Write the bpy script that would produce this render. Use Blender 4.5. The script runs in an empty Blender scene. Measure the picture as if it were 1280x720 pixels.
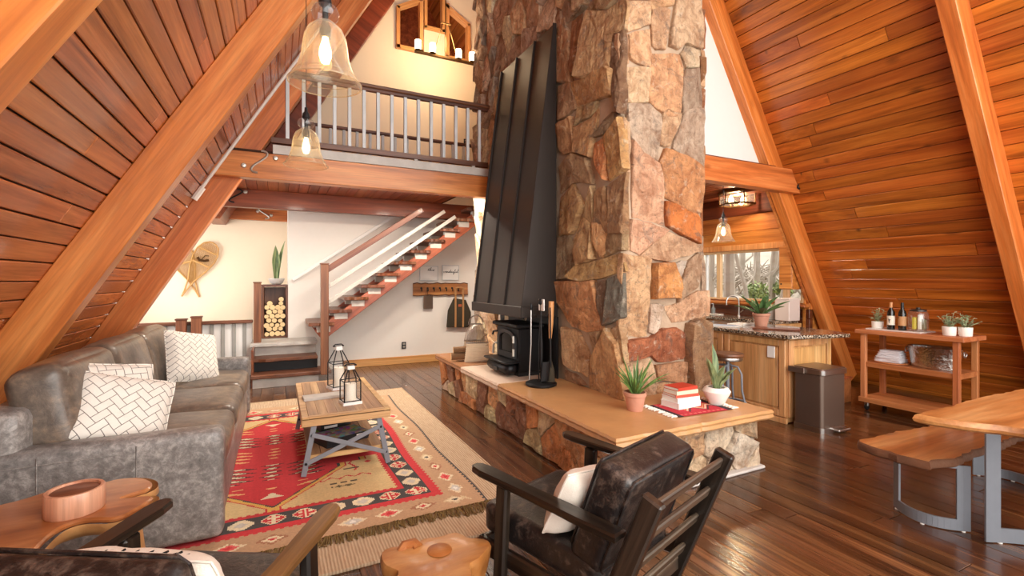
import bpy, bmesh, math, random
from math import sin, cos, pi, radians, sqrt, atan2, hypot
from mathutils import Vector, Matrix, noise
RND = random.Random(7)
SC = bpy.context.scene
COL = SC.collection

# ------------------------------------------------------------------ camera
cd = bpy.data.cameras.new('camera'); cam = bpy.data.objects.new('camera', cd); COL.objects.link(cam)
cam.location = (0, 0, 1.6); cam.rotation_euler = (pi/2, 0, -atan2(292, 588))
cd.sensor_width = 36; cd.lens = 588/1280*36; cd.shift_y = -10/1280; cd.clip_start = .05; cd.clip_end = 200
SC.camera = cam
# ------------------------------------------------------------------ sky, sun, daylight, exposure
W = bpy.data.worlds.new('sky'); SC.world = W; W.use_nodes = True
bg = W.node_tree.nodes['Background']; bg.inputs[0].default_value = (1.0, .97, .93, 1); bg.inputs[1].default_value = 2.3
def lamp(name, kind, loc, energy, color=(1, 1, 1), rot=(0, 0, 0), size=.1, size_y=None, portal=False):
    l = bpy.data.lights.new(name, kind); o = bpy.data.objects.new(name, l); COL.objects.link(o)
    o.location = loc; o.rotation_euler = rot; l.energy = energy; l.color = color
    if kind == 'AREA':
        l.size = size
        if size_y: l.shape = 'RECTANGLE'; l.size_y = size_y
        if portal: l.cycles.is_portal = True
    elif kind == 'SUN': l.angle = size
    else: l.shadow_soft_size = size
    return o
lamp('sun', 'SUN', (10, 4, 20), 4.5, (1, .96, .88), (radians(-33), radians(6), 0), .01)
# daylight that comes in through the glazed gable behind the camera and the dormer windows
lamp('gable_window_daylight', 'AREA', (2.9, -1.3, 3.2), 230, (1, .97, .92), (radians(90), 0, 0), 7.0, 5.0)
lamp('stair_window_daylight', 'AREA', (-2.45, 8.2, 1.75), 46, (1, .97, .93), (0, radians(-90), 0), 1.6, 2.3)
lamp('sink_window_sky', 'AREA', (7.18, 5.7, 1.68), 1, (1, 1, 1), (0, radians(90), 0), .8, 2.6, portal=True)
for dx in (.3, 1.95, 2.5): lamp('hall_fill_light', 'AREA', (dx, 6.66, 2.95), 36, (1, .90, .76), (0, 0, 0), .24)  # added fill lamps, out of view, to brighten the dim rear hall
for dy in (5.0, 6.8): lamp('kitchen_fill_light', 'AREA', (5.0, dy, 2.97), 24, (1, .88, .72), (0, 0, 0), .18)  # added fill lamps to brighten the kitchen, no such fixtures known there
SC.view_settings.view_transform = 'Standard'; SC.view_settings.look = 'None'
SC.view_settings.exposure = 0.40; SC.view_settings.gamma = 1; SC.view_settings.use_curve_mapping = False
SC.cycles.max_bounces = 8; SC.cycles.diffuse_bounces = 4; SC.cycles.transparent_max_bounces = 12
SC.cycles.sample_clamp_indirect = 4; SC.cycles.caustics_reflective = False; SC.cycles.caustics_refractive = False

# ------------------------------------------------------------------ mesh helpers
def C(r, g, b):
    f = lambda x: (x/255/12.92) if x/255 <= .04045 else ((x/255+.055)/1.055)**2.4
    return (f(r), f(g), f(b), 1)
def RX(a): return Matrix.Rotation(a, 4, 'X')
def RY(a): return Matrix.Rotation(a, 4, 'Y')
def RZ(a): return Matrix.Rotation(a, 4, 'Z')
def TR(x, y, z): return Matrix.Translation((x, y, z))
class MB:
    def __init__(s): s.v = []; s.f = []; s.m = []; s.mi = 0
    def add(s, vs, fs, M=None):
        b = len(s.v)
        s.v += [tuple(M @ Vector(p)) for p in vs] if M is not None else [tuple(p) for p in vs]
        for f in fs: s.f.append(tuple(b+i for i in f)); s.m.append(s.mi)
        return s
    def box(s, c, d, bev=0.0, M=None):
        cx, cy, cz = c; hx, hy, hz = d[0]/2, d[1]/2, d[2]/2
        bev = min(bev, hx*.9, hy*.9, hz*.9)
        if bev <= 0:
            vs = [(cx+i*hx, cy+j*hy, cz+k*hz) for k in (-1, 1) for j in (-1, 1) for i in (-1, 1)]
            return s.add(vs, [(0, 2, 3, 1), (4, 5, 7, 6), (0, 1, 5, 4), (2, 6, 7, 3), (0, 4, 6, 2), (1, 3, 7, 5)], M)
        vs = []; ix = {}
        for i in (-1, 1):
            for j in (-1, 1):
                for k in (-1, 1):
                    for ax in range(3):
                        p = [i*(hx-(0 if ax == 0 else bev)), j*(hy-(0 if ax == 1 else bev)), k*(hz-(0 if ax == 2 else bev))]
                        ix[(i, j, k, ax)] = len(vs); vs.append((cx+p[0], cy+p[1], cz+p[2]))
        fs = []
        def face(keys):
            idx = [ix[k] for k in keys]
            n = (Vector(vs[idx[1]])-Vector(vs[idx[0]])).cross(Vector(vs[idx[2]])-Vector(vs[idx[0]]))
            ctr = sum((Vector(vs[q]) for q in idx), Vector())/len(idx)-Vector(c)
            fs.append(tuple(idx if n.dot(ctr) > 0 else idx[::-1]))
        for g in (-1, 1):
            face([(g, a, b, 0) for a, b in ((-1, -1), (1, -1), (1, 1), (-1, 1))])
            face([(a, g, b, 1) for a, b in ((-1, -1), (1, -1), (1, 1), (-1, 1))])
            face([(a, b, g, 2) for a, b in ((-1, -1), (1, -1), (1, 1), (-1, 1))])
            for h in (-1, 1):
                face([(g, h, -1, 0), (g, h, 1, 0), (g, h, 1, 1), (g, h, -1, 1)])
                face([(g, -1, h, 0), (g, 1, h, 0), (g, 1, h, 2), (g, -1, h, 2)])
                face([(-1, g, h, 1), (1, g, h, 1), (1, g, h, 2), (-1, g, h, 2)])
                for k in (-1, 1): face([(g, h, k, 0), (g, h, k, 1), (g, h, k, 2)])
        return s.add(vs, fs, M)
    def tube(s, pts, r, n=8, closed=False, M=None, flat=1.0):
        pts = [Vector(p) for p in pts]; m = len(pts)
        rr = r if isinstance(r, (list, tuple)) else [r]*m
        vs = []; fs = []; up = None
        for i, p in enumerate(pts):
            a = pts[(i-1) % m] if (closed or i > 0) else p; b = pts[(i+1) % m] if (closed or i < m-1) else p
            t = (b-a).normalized()
            if up is None:
                up = Vector((0, 0, 1)) if abs(t.z) < .9 else Vector((1, 0, 0))
            x = up.cross(t); x = x.normalized() if x.length > 1e-6 else Vector((1, 0, 0)); y = t.cross(x).normalized(); up = y
            for k in range(n):
                an = 2*pi*k/n; vs.append(p+x*cos(an)*rr[i]+y*sin(an)*rr[i]*flat)
        for i in range(m if closed else m-1):
            i2 = (i+1) % m
            for k in range(n):
                k2 = (k+1) % n; fs.append((i*n+k, i*n+k2, i2*n+k2, i2*n+k))
        if not closed:
            fs.append(tuple(range(n))[::-1]); fs.append(tuple((m-1)*n+k for k in range(n)))
        return s.add(vs, fs, M)
    def lathe(s, prof, n=24, c=(0, 0, 0), M=None, cap=True):
        vs = []; fs = []
        for (r, z) in prof:
            for k in range(n):
                a = 2*pi*k/n; vs.append((c[0]+r*cos(a), c[1]+r*sin(a), c[2]+z))
        for i in range(len(prof)-1):
            for k in range(n):
                k2 = (k+1) % n; fs.append((i*n+k, i*n+k2, (i+1)*n+k2, (i+1)*n+k))
        if cap:
            if prof[0][0] > 1e-4: fs.append(tuple(range(n))[::-1])
            if prof[-1][0] > 1e-4: fs.append(tuple((len(prof)-1)*n+k for k in range(n)))
        return s.add(vs, fs, M)
    def prism(s, poly, z0, z1, M=None, bev=0.0):
        n = len(poly); area = sum(poly[i][0]*poly[(i+1) % n][1]-poly[(i+1) % n][0]*poly[i][1] for i in range(n))
        if area < 0: poly = poly[::-1]
        rings = [(poly, z0), (poly, z1)]
        if bev > 0:
            ins = inset(poly, bev); rings = [(ins, z0), (poly, z0+bev), (poly, z1-bev), (ins, z1)]
        vs = [(x, y, z) for p, z in rings for x, y in p]; fs = [tuple(range(n))[::-1]]
        for i in range(len(rings)-1):
            for k in range(n):
                k2 = (k+1) % n; fs.append((i*n+k, i*n+k2, (i+1)*n+k2, (i+1)*n+k))
        fs.append(tuple((len(rings)-1)*n+k for k in range(n)))
        return s.add(vs, fs, M)
    def grid(s, fn, nu, nv, M=None, flip=False, wrap=False):
        vs = [fn(i/nu, j/nv) for j in range(nv+1) for i in range(nu+1)]; w = nu+1; fs = []
        for j in range(nv):
            for i in range(nu):
                q = (j*w+i, j*w+i+1, (j+1)*w+i+1, (j+1)*w+i); fs.append(q[::-1] if flip else q)
        return s.add(vs, fs, M)
    def soft(s, c, d, r, n=10, puff=(0, 0, 0), M=None, amp=0.0, freq=3.0, seed=0.0):
        """A rounded cushion: box of size d with edge radius r, sides bulging by puff."""
        c = Vector(c); h = Vector(d)/2; done = {}; vs = []; fs = []
        def pt(p):
            key = tuple(round(q, 4) for q in p)
            if key in done: return done[key]
            q = Vector((p[0]*h.x, p[1]*h.y, p[2]*h.z)); inner = Vector([max(-(h[i]-r), min(h[i]-r, q[i])) for i in range(3)])
            off = q-inner
            if off.length > 1e-6: off = off.normalized()*r
            o = inner+off
            k = [1-p[i]**2 for i in range(3)]
            o.x += puff[0]*(1 if p[0] > 0 else -1)*k[1]*k[2]*(abs(p[0]) > .99)
            o.y += puff[1]*(1 if p[1] > 0 else -1)*k[0]*k[2]*(abs(p[1]) > .99)
            o.z += puff[2]*(1 if p[2] > 0 else -1)*k[0]*k[1]*(abs(p[2]) > .99)
            if amp: o += noise.noise_vector((o+c+Vector((seed, seed*1.7, 0)))*freq)*amp
            done[key] = len(vs); vs.append(o+c); return done[key]
        def mp(t):  # cluster samples near the edges
            return math.copysign(1-(1-abs(t))**1.6, t)
        g = [mp(-1+2*i/n) for i in range(n+1)]
        for ax in range(3):
            for sg in (-1, 1):
                for i in range(n):
                    for j in range(n):
                        q = []
                        for a, b in ((g[i], g[j]), (g[i+1], g[j]), (g[i+1], g[j+1]), (g[i], g[j+1])):
                            p = [0, 0, 0]; p[ax] = sg; p[(ax+1) % 3] = a; p[(ax+2) % 3] = b; q.append(pt(p))
                        fs.append(tuple(q if sg > 0 else q[::-1]))
        return s.add(vs, fs, M)
    def build(s, name, mat, parent=None, smooth=True, angle=.7, M=None):
        me = bpy.data.meshes.new(name); me.from_pydata(s.v, [], s.f); me.validate(); 
        for m in (mat if isinstance(mat, (list, tuple)) else [mat]): me.materials.append(m)
        if len(set(s.m)) > 1 and len(me.polygons) == len(s.m): me.polygons.foreach_set('material_index', s.m)
        if smooth:
            me.polygons.foreach_set('use_smooth', [True]*len(me.polygons)); me.set_sharp_from_angle(angle=angle)
        return link(name, me, parent, M)
def inset(poly, d):
    n = len(poly); out = []
    for i in range(n):
        p, a, b = Vector(poly[i]), Vector(poly[i-1]), Vector(poly[(i+1) % n])
        e1 = (p-a).normalized(); e2 = (b-p).normalized()
        n1 = Vector((-e1.y, e1.x)); n2 = Vector((-e2.y, e2.x)); m = n1+n2
        m = m.normalized() if m.length > 1e-4 else n1
        out.append(tuple(p+m*min(d/max(.35, m.dot(n1)), d*2.2)))
    return out
def link(name, data, parent=None, M=None):
    o = bpy.data.objects.new(name, data); COL.objects.link(o)
    if parent is not None: o.parent = parent
    if M is not None: o.matrix_basis = M
    return o
def tag(o, label, cat, group=None):
    o['label'] = label; o['category'] = cat
    if group: o['group'] = group
    return o
def thing(name, label, cat, loc=(0, 0, 0), rz=0.0, group=None):
    o = link(name, None); o.location = loc; o.rotation_euler = (0, 0, rz); o.empty_display_size = .1
    return tag(o, label, cat, group)
def struct(o, cat=None):
    o['kind'] = 'structure'; return o
def stuff(o):
    o['kind'] = 'stuff'; return o
def copy_tree(o, parent=None):
    c = o.copy(); COL.objects.link(c); c.parent = parent
    for ch in KIDS(o): copy_tree(ch, c)
    return c
def KIDS(o): return [x for x in COL.objects if x.parent is o]

# ------------------------------------------------------------------ materials
class NT:
    def __init__(s, name):
        s.m = bpy.data.materials.new(name); s.m.use_nodes = True; s.t = s.m.node_tree; s.b = s.t.nodes['Principled BSDF']
    def n(s, typ, **kw):
        x = s.t.nodes.new(typ)
        for k, v in kw.items():
            if k.startswith('_'): setattr(x, k[1:], v)
            else: s.set(x, k, v)
        return x
    def set(s, x, k, v):
        i = x.inputs[int(k[1:])] if (k[0] == 'i' and k[1:].isdigit()) else x.inputs[k.replace('__', ' ')]
        if hasattr(v, 'links') or isinstance(v, bpy.types.NodeSocket): s.t.links.new(v, i)
        else: i.default_value = v
    def p(s, **kw):
        for k, v in kw.items(): s.set(s.b, k, v)
        return s
    def ramp(s, fac, stops):
        r = s.n('ShaderNodeValToRGB', i0=fac); e = r.color_ramp.elements
        while len(e) < len(stops): e.new(.5)
        for a, (p, c) in zip(e, stops): a.position = p; a.color = c if len(c) == 4 else (*c, 1)
        return r.outputs[0]
    def math(s, op, a, b=0.0): return s.n('ShaderNodeMath', _operation=op, i0=a, i1=b).outputs[0]
    def mix(s, fac, a, b, mode='MIX'):
        x = s.n('ShaderNodeMix', _data_type='RGBA', _blend_type=mode); s.set(x, 'i0', fac); s.set(x, 'i6', a); s.set(x, 'i7', b); return x.outputs[2]
    def coords(s, scale=(1, 1, 1), rand=True, kind='Object', rot=(0, 0, 0)):
        tc = s.n('ShaderNodeTexCoord').outputs[kind]
        if rand:
            r = s.n('ShaderNodeObjectInfo').outputs['Random']
            cx = s.n('ShaderNodeCombineXYZ', X=s.math('MULTIPLY', r, 37.0), Y=s.math('MULTIPLY', r, 91.0), Z=s.math('MULTIPLY', r, 53.0)).outputs[0]
            tc = s.n('ShaderNodeVectorMath', _operation='ADD', i0=tc, i1=cx).outputs[0]
        return s.n('ShaderNodeMapping', Vector=tc, Scale=scale, Rotation=rot).outputs[0]
    def noise(s, vec, scale=5.0, detail=4.0, rough=.55, dist=0.0):
        return s.n('ShaderNodeTexNoise', Vector=vec, Scale=scale, Detail=detail, Roughness=rough, Distortion=dist).outputs['Fac']
    def bump(s, h, strength=.2, dist=.01):
        s.set(s.b, 'Normal', s.n('ShaderNodeBump', Height=h, Strength=strength, Distance=dist).outputs[0])
def plain(name, col, rough=.5, metal=0.0, coat=0.0, bump=0.0, bscale=40.0, var=0.0, trans=0.0, emit=None, est=0.0):
    t = NT(name); t.p(Roughness=rough, Metallic=metal, Coat__Weight=coat)
    c = col
    if bump or var:
        v = t.coords(); h = t.noise(v, bscale, 5)
        if var: c = t.mix(t.math('MULTIPLY', t.noise(v, bscale*.22, 4), 1.0), tuple(x*(1-var) for x in col[:3])+(1,), tuple(min(1, x*(1+var)) for x in col[:3])+(1,))
        if bump: t.bump(h, bump)
    t.set(t.b, 'Base Color', c)
    if emit: t.p(Emission__Color=emit, Emission__Strength=est)
    return t.m
def wood(name, dark, mid, light, axis=1, rough=.35, coat=0.0, var=.45, knots=.8, bump=.08, grain=1.0, along=.9, fine=.3, crough=.12):
    t = NT(name); a = [11*grain]*3; a[axis] = along*.6; k = [3.2]*3; k[axis] = 1.6
    n1 = t.noise(t.coords(tuple(a)), 1.0, 6, .62, .35)
    col = t.ramp(n1, [(.28, dark), (.48, mid), (.68, light)])
    f = [70*grain]*3; f[axis] = 2.0
    n2 = t.noise(t.coords(tuple(f)), 1.0, 3, .6, .3)
    col = t.mix(fine, col, t.ramp(n2, [(.3, (.35, .35, .35, 1)), (.62, (1.2, 1.2, 1.2, 1))]), 'MULTIPLY')
    if knots:
        vo = t.n('ShaderNodeTexVoronoi', Vector=t.coords(tuple(k)), Scale=1.0, Randomness=1.0)
        d = t.math('ADD', vo.outputs['Distance'], t.math('MULTIPLY', t.math('SUBTRACT', n2, .5), .12))
        keep = t.math('GREATER_THAN', t.n('ShaderNodeSeparateColor', Color=vo.outputs['Color']).outputs[0], .55)
        kn = t.math('MULTIPLY', t.ramp(d, [(.03, (1, 1, 1, 1)), (.17, (0, 0, 0, 1))]), t.math('MULTIPLY', keep, knots))
        col = t.mix(kn, col, tuple(x*.45 for x in dark[:3])+(1,))
    r = t.n('ShaderNodeObjectInfo').outputs['Random']
    hs = t.n('ShaderNodeHueSaturation', Color=col); 
    t.set(hs, 'Value', t.math('ADD', t.math('MULTIPLY', r, var), 1-var/2))
    r2 = t.math('FRACT', t.math('MULTIPLY', r, 17.3)); t.set(hs, 'Hue', t.math('ADD', t.math('MULTIPLY', r2, .012), .4945))
    t.p(Base__Color=hs.outputs[0], Roughness=rough, Coat__Weight=coat, Coat__Roughness=crough); t.bump(n2, bump, .004)
    return t.m
M = {}
AM = (C(96, 44, 14), C(160, 82, 32), C(198, 114, 52))
M['plank_l'] = wood('amber_plank', C(116, 58, 24), C(172, 96, 46), C(200, 120, 62), 1, .27, .4, .35, 1.0, .10)
M['plank_r'] = wood('amber_plank_bright', C(116, 54, 14), C(176, 92, 30), C(204, 118, 46), 1, .34, .25, .42, .95, .10)
M['rafter'] = wood('rafter_fir', C(156, 80, 30), C(196, 112, 52), C(218, 142, 78), 1, .38, .2, .12, 1.0, .06, .7)
M['rafter_r'] = wood('rafter_fir_right', C(160, 78, 24), C(206, 118, 50), C(226, 146, 78), 1, .42, .15, .15, .6, .06, .7)
M['beam'] = wood('beam_fir', C(146, 74, 28), C(194, 112, 52), C(218, 144, 80), 0, .40, .15, .2, 1.0, .06, .7)
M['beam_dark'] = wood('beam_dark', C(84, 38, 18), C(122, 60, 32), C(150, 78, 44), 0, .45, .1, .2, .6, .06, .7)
M['ceil'] = wood('ceiling_board', C(96, 42, 20), C(140, 70, 36), C(172, 94, 52), 1, .40, .1, .4, .7, .08)
M['floor'] = wood('floor_board', C(36, 20, 11), C(84, 50, 29), C(126, 83, 51), 1, .25, .3, .42, .25, .05, 1.1, .6, .6, .17)
M['walnut'] = wood('dark_stair_wood', C(62, 32, 20), C(104, 60, 38), C(136, 86, 58), 0, .45, .1, .3, .5, .1)
M['walnut_z'] = wood('dark_post_wood', C(74, 38, 20), C(118, 70, 42), C(146, 92, 60), 2, .5, .1, .3, .5, .1)
M['walnut_y'] = wood('dark_rail_wood', C(70, 34, 18), C(112, 62, 36), C(140, 84, 54), 1, .4, .2, .3, .3, .1)
M['stringer'] = wood('red_stringer_wood', C(112, 52, 34), C(150, 78, 52), C(176, 100, 70), 0, .45, .1, .2, .5, .06)
M['alder'] = wood('knotty_alder', C(176, 118, 66), C(208, 154, 98), C(226, 178, 124), 2, .42, .1, .12, .8, .05, .8)
M['pine'] = wood('pine_trim', C(186, 118, 58), C(212, 150, 88), C(228, 172, 112), 0, .45, .1, .12, .6, .05)
M['pine_z'] = wood('pine_trim_upright', C(186, 118, 58), C(212, 150, 88), C(228, 172, 112), 2, .45, .1, .12, .6, .05)
M['cart'] = wood('cart_wood', C(138, 72, 36), C(176, 102, 58), C(198, 128, 82), 1, .5, 0, .15, .4, .06)
M['cart_z'] = wood('cart_leg_wood', C(138, 72, 36), C(176, 102, 58), C(198, 128, 82), 2, .5, 0, .15, .4, .06)
M['ct'] = wood('reclaimed_top', C(120, 86, 56), C(164, 124, 86), C(198, 160, 118), 1, .5, .1, .25, .5, .1)
M['ct_edge'] = wood('reclaimed_edge', C(158, 114, 70), C(194, 150, 100), C(216, 176, 128), 0, .5, .1, .15, .7, .1)
M['blackwood'] = wood('black_rubbed_wood', C(14, 10, 8), C(30, 22, 17), C(66, 52, 40), 1, .33, .3, .1, 0, .1, 1.2, .7, .5)
M['blackwood_z'] = wood('black_rubbed_post', C(14, 10, 8), C(30, 23, 18), C(68, 54, 42), 2, .35, .3, .1, 0, .1, 1.2, .7, .5)
M['blackwood_x'] = wood('black_rubbed_slat', C(30, 23, 18), C(60, 48, 38), C(108, 90, 72), 0, .4, .3, .1, 0, .1, 1.2, .7, .5)
M['armtop'] = wood('worn_arm_wood', C(58, 36, 18), C(104, 70, 38), C(140, 102, 60), 1, .4, .2, .1, 0, .1, 1.2, .7, .5)
M['slab'] = wood('live_edge_slab', C(118, 68, 32), C(168, 108, 58), C(200, 144, 88), 0, .42, .15, .2, .8, .06, .5)
M['slab_x'] = wood('live_edge_table', C(120, 66, 30), C(178, 114, 62), C(208, 154, 100), 0, .36, .3, .2, 1.0, .05, .45)
M['bark'] = plain('live_edge_bark', C(100, 62, 38), .75, 0, 0, 1.0, 22, .6)
M['teak'] = wood('teak_root', C(120, 66, 32), C(168, 104, 56), C(204, 146, 94), 0, .35, .3, .1, 1.0, .05, .35, 2.0, .2)
M['stump'] = wood('honey_stump', C(104, 52, 22), C(156, 92, 44), C(196, 140, 88), 0, .4, .1, .1, 1.0, .06, .4, 2.4, .2)
M['teak_edge'] = plain('teak_pale_edge', C(204, 150, 94), .45, 0, .2, .3, 14, .45)
M['white_wall'] = plain('white_plaster', C(236, 230, 222), .85, 0, 0, .04, 60, .02)
M['cream_wall'] = plain('cream_plaster', C(240, 222, 196), .85, 0, 0, .04, 60, .02)
M['grey_wall'] = plain('pale_grey_plaster', C(226, 222, 216), .85, 0, 0, .04, 60, .02)
M['mortar'] = plain('mortar', C(176, 152, 128), .95, 0, 0, .8, 30, .3)
M['mortar_dk'] = plain('backing_dark', C(60, 34, 18), .9)
M['black_metal'] = plain('black_steel', C(34, 34, 36), .42, .6, 0, .05, 80, .15)
M['hood'] = plain('blackened_steel_hood', C(58, 51, 47), .44, .55, .05, .05, 7, .35)
M['iron'] = plain('wrought_iron', C(38, 37, 38), .5, .6, 0, .1, 60)
M['steel_grey'] = plain('grey_painted_steel', C(132, 136, 144), .45, .3, 0, .05, 60, .08)
M['steel'] = plain('brushed_steel', C(190, 186, 182), .28, 1.0)
M['bolt'] = plain('galvanised_bolt', C(196, 190, 180), .4, .8)
M['hammered'] = plain('hammered_steel', C(205, 198, 190), .14, 1.0, 0, .9, 26)
M['dark_steel'] = plain('dark_brushed_steel', C(128, 110, 98), .30, .7)
M['galv'] = plain('weathered_grey_baluster', C(206, 209, 210), .5, .0, 0, .1, 20, .28)
M['weather'] = plain('whitewashed_grey_board', C(196, 190, 182), .7, 0, 0, .25, 22, .3)
M['white_paint'] = plain('white_paint', C(240, 238, 234), .5)
M['sandstone'] = plain('sandstone_slab', C(194, 144, 94), .36, 0, .15, .2, 18, .22)
M['pad'] = plain('pale_stone_pad', C(208, 182, 160), .6, 0, 0, .25, 26, .12)
M['terracotta'] = plain('washed_terracotta', C(198, 142, 118), .85, 0, 0, .3, 24, .22)
M['ceramic'] = plain('white_ceramic', C(238, 234, 226), .45)
M['concrete'] = plain('pale_concrete', C(196, 190, 184), .85, 0, 0, .3, 30, .12)
M['soil'] = plain('soil', C(60, 44, 34), .95, 0, 0, .8, 60, .4)
M['candle'] = plain('candle_wax', C(244, 232, 212), .5)
M['paper'] = plain('page_paper', C(240, 234, 224), .8, 0, 0, .2, 120)
M['towel'] = plain('white_towel', C(234, 230, 234), .95, 0, 0, .5, 160)
M['canvas'] = plain('olive_canvas', C(62, 54, 40), .9, 0, 0, .3, 120, .15)
M['strap'] = plain('tan_strap', C(176, 130, 82), .7, 0, 0, .2, 80)
M['rawhide'] = plain('rawhide_ash', C(198, 150, 86), .55, 0, 0, .2, 40, .2)
M['wicker'] = plain('cream_wicker', C(236, 218, 190), .8, 0, 0, .3, 80, .08)
M['conduit'] = plain('white_conduit', C(226, 216, 206), .5)
M['black'] = plain('black_plastic', C(24, 24, 25), .45)
M['bronze'] = plain('bronze_fixture', C(112, 84, 52), .35, .9)
M['pillow_plain'] = plain('cream_linen', C(236, 226, 212), .95, 0, 0, .25, 120, .05)
M['snow'] = plain('sunlit_ground', C(150, 138, 124), .9, 0, 0, .6, 6, .45)
M['trunk'] = plain('pale_tree_bark', C(156, 144, 130), .9, 0, 0, .8, 14, .35)
M['log_end'] = plain('cut_log_end', C(232, 200, 150), .8, 0, 0, .2, 50, .15)
M['log_bark'] = plain('log_bark', C(120, 88, 60), .95, 0, 0, .8, 40, .3)
M['pink_wood'] = wood('pink_turned_wood', C(186, 118, 86), C(216, 152, 118), C(232, 178, 146), 2, .4, .2, .1, .5, .05, .8)
def stone_mat():
    t = NT('ledge_stone'); v = t.coords((1, 1, 1)); oc = t.n('ShaderNodeObjectInfo').outputs['Color']; B = (0, 0, 0, 1)
    g = lambda q: (q, q, q, 1)
    n = t.noise(v, 5.5, 7, .66, .9); n2 = t.noise(v, 26.0, 6, .7); n3 = t.noise(t.coords((1.3, 1.3, .5)), 3.4, 6, .65, 1.5); n6 = t.noise(v, 11.0, 6, .7, .6)
    n4 = t.noise(t.coords((24, 2.4, 1)), 1.0, 5, .65)
    c = t.mix(t.ramp(n, [(.40, B), (.66, g(.8))]), oc, t.mix(1.0, oc, C(172, 140, 116), 'MULTIPLY'))
    c = t.mix(t.ramp(n3, [(.56, B), (.74, g(.5))]), c, C(168, 112, 70))
    c = t.mix(t.ramp(t.noise(v, 4.2, 6, .72, 1.2), [(.56, B), (.68, g(.72))]), c, C(112, 98, 88))
    c = t.mix(t.ramp(n6, [(.57, B), (.70, g(.6))]), c, C(222, 204, 180))
    c = t.mix(t.ramp(n2, [(.30, g(.6)), (.44, B)]), c, C(92, 70, 54))
    c = t.mix(.4, c, t.ramp(n4, [(.32, g(.62)), (.6, g(1.12))]), 'MULTIPLY')
    h = t.math('ADD', t.math('ADD', n, t.math('MULTIPLY', n2, .8)), t.math('MULTIPLY', n4, .7))
    t.p(Base__Color=c, Roughness=.82); t.bump(h, 1.0, .05); return t.m
M['stone'] = stone_mat()
def leather(name, dark, mid, light, rough=.38, scale=9.0, crease=.5):
    t = NT(name); v = t.coords()
    n = t.noise(v, scale*1.5, 8, .74, .35); n2 = t.noise(v, scale*7, 4, .6); n5 = t.noise(v, 2.6, 3)
    c = t.ramp(t.math('ADD', t.math('MULTIPLY', n, .7), t.math('MULTIPLY', n5, .3)), [(.36, dark), (.51, mid), (.66, light)])
    t.p(Base__Color=c, Roughness=rough, Coat__Weight=.12, Coat__Roughness=.3)
    t.bump(t.math('ADD', t.math('MULTIPLY', n, crease), t.math('MULTIPLY', n2, .3)), .35, .012); return t.m
M['sofa'] = leather('grey_brown_leather', C(92, 88, 85), C(132, 127, 123), C(184, 178, 172), .40, 16)
M['sofa_seat'] = leather('brown_grey_leather', C(74, 65, 58), C(110, 97, 86), C(156, 132, 108), .32, 7)
M['black_leather'] = leather('black_brown_leather', C(20, 17, 17), C(36, 31, 30), C(104, 88, 78), .30, 12, .9)
def glass(name, tint, edge, body=0.0):
    t = NT(name); t.t.nodes.remove(t.b); out = [x for x in t.t.nodes if x.type == 'OUTPUT_MATERIAL'][0]
    lw = t.n('ShaderNodeLayerWeight', Blend=.35)
    tr = t.n('ShaderNodeBsdfTransparent', Color=tint); gl = t.n('ShaderNodeBsdfGlossy', Color=edge, Roughness=.06)
    f = t.ramp(lw.outputs['Facing'], [(.0, (.05, .05, .05, 1)), (.6, (.16, .16, .16, 1)), (1, (.85, .85, .85, 1))])
    mx = t.n('ShaderNodeMixShader', i0=f, i1=tr.outputs[0], i2=gl.outputs[0])
    if body:
        tl = t.n('ShaderNodeBsdfTranslucent', Color=edge); df = t.n('ShaderNodeBsdfDiffuse', Color=edge); ad = t.n('ShaderNodeMixShader', i0=.5, i1=tl.outputs[0], i2=df.outputs[0])
        mx = t.n('ShaderNodeMixShader', i0=t.ramp(lw.outputs['Facing'], [(.2, (body,)*3+(1,)), (.95, (min(1, body*3.2),)*3+(1,))]), i1=mx.outputs[0], i2=ad.outputs[0])
    t.t.links.new(mx.outputs[0], out.inputs[0]); return t.m
M['amber_glass'] = glass('amber_blown_glass', (.97, .90, .76, 1), (.96, .90, .76, 1), .13)
M['clear_glass'] = glass('clear_glass', (.97, .98, .98, 1), (.9, .93, .95, 1), .03)
M['pane'] = glass('window_pane', (.97, .98, .98, 1), (.5, .55, .6, 1))
M['bulb'] = plain('warm_filament', (1, .8, .5, 1), .5, emit=(1, .66, .30, 1), est=14)
M['candle_bulb'] = plain('warm_candle_glass', (1, .8, .5, 1), .5, emit=(1, .70, .38, 1), est=9)
def leafmat(name, a, b, edge=None):
    t = NT(name); v = t.coords((14, 14, 2)); c = t.ramp(t.noise(v, 2.0, 4), [(.35, a), (.65, b)])
    t.p(Base__Color=c, Roughness=.45); return t.m
M['aloe'] = leafmat('aloe_green', C(66, 102, 46), C(122, 156, 82))
M['snake'] = leafmat('snake_plant_green', C(72, 96, 64), C(150, 164, 112))
M['agave'] = leafmat('agave_green', C(48, 84, 44), C(96, 130, 76))
M['euca'] = leafmat('grey_green_leaf', C(128, 152, 120), C(214, 220, 178))
M['bush'] = leafmat('yard_shrub', C(86, 108, 48), C(150, 164, 88))
M['slat_grey'] = plain('grey_slat', C(158, 156, 150), .7, 0, 0, .1, 20, .2)
def granite():
    t = NT('speckled_granite'); v = t.coords(); n = t.n('ShaderNodeTexVoronoi', Vector=v, Scale=90.0).outputs['Color']
    g = t.n('ShaderNodeSeparateColor', Color=n).outputs[0]
    c = t.ramp(g, [(.25, C(38, 30, 26)), (.5, C(92, 74, 58)), (.72, C(150, 128, 104)), (.92, C(206, 192, 172))])
    t.p(Base__Color=c, Roughness=.14, Coat__Weight=.3); return t.m
M['granite'] = granite()
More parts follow.
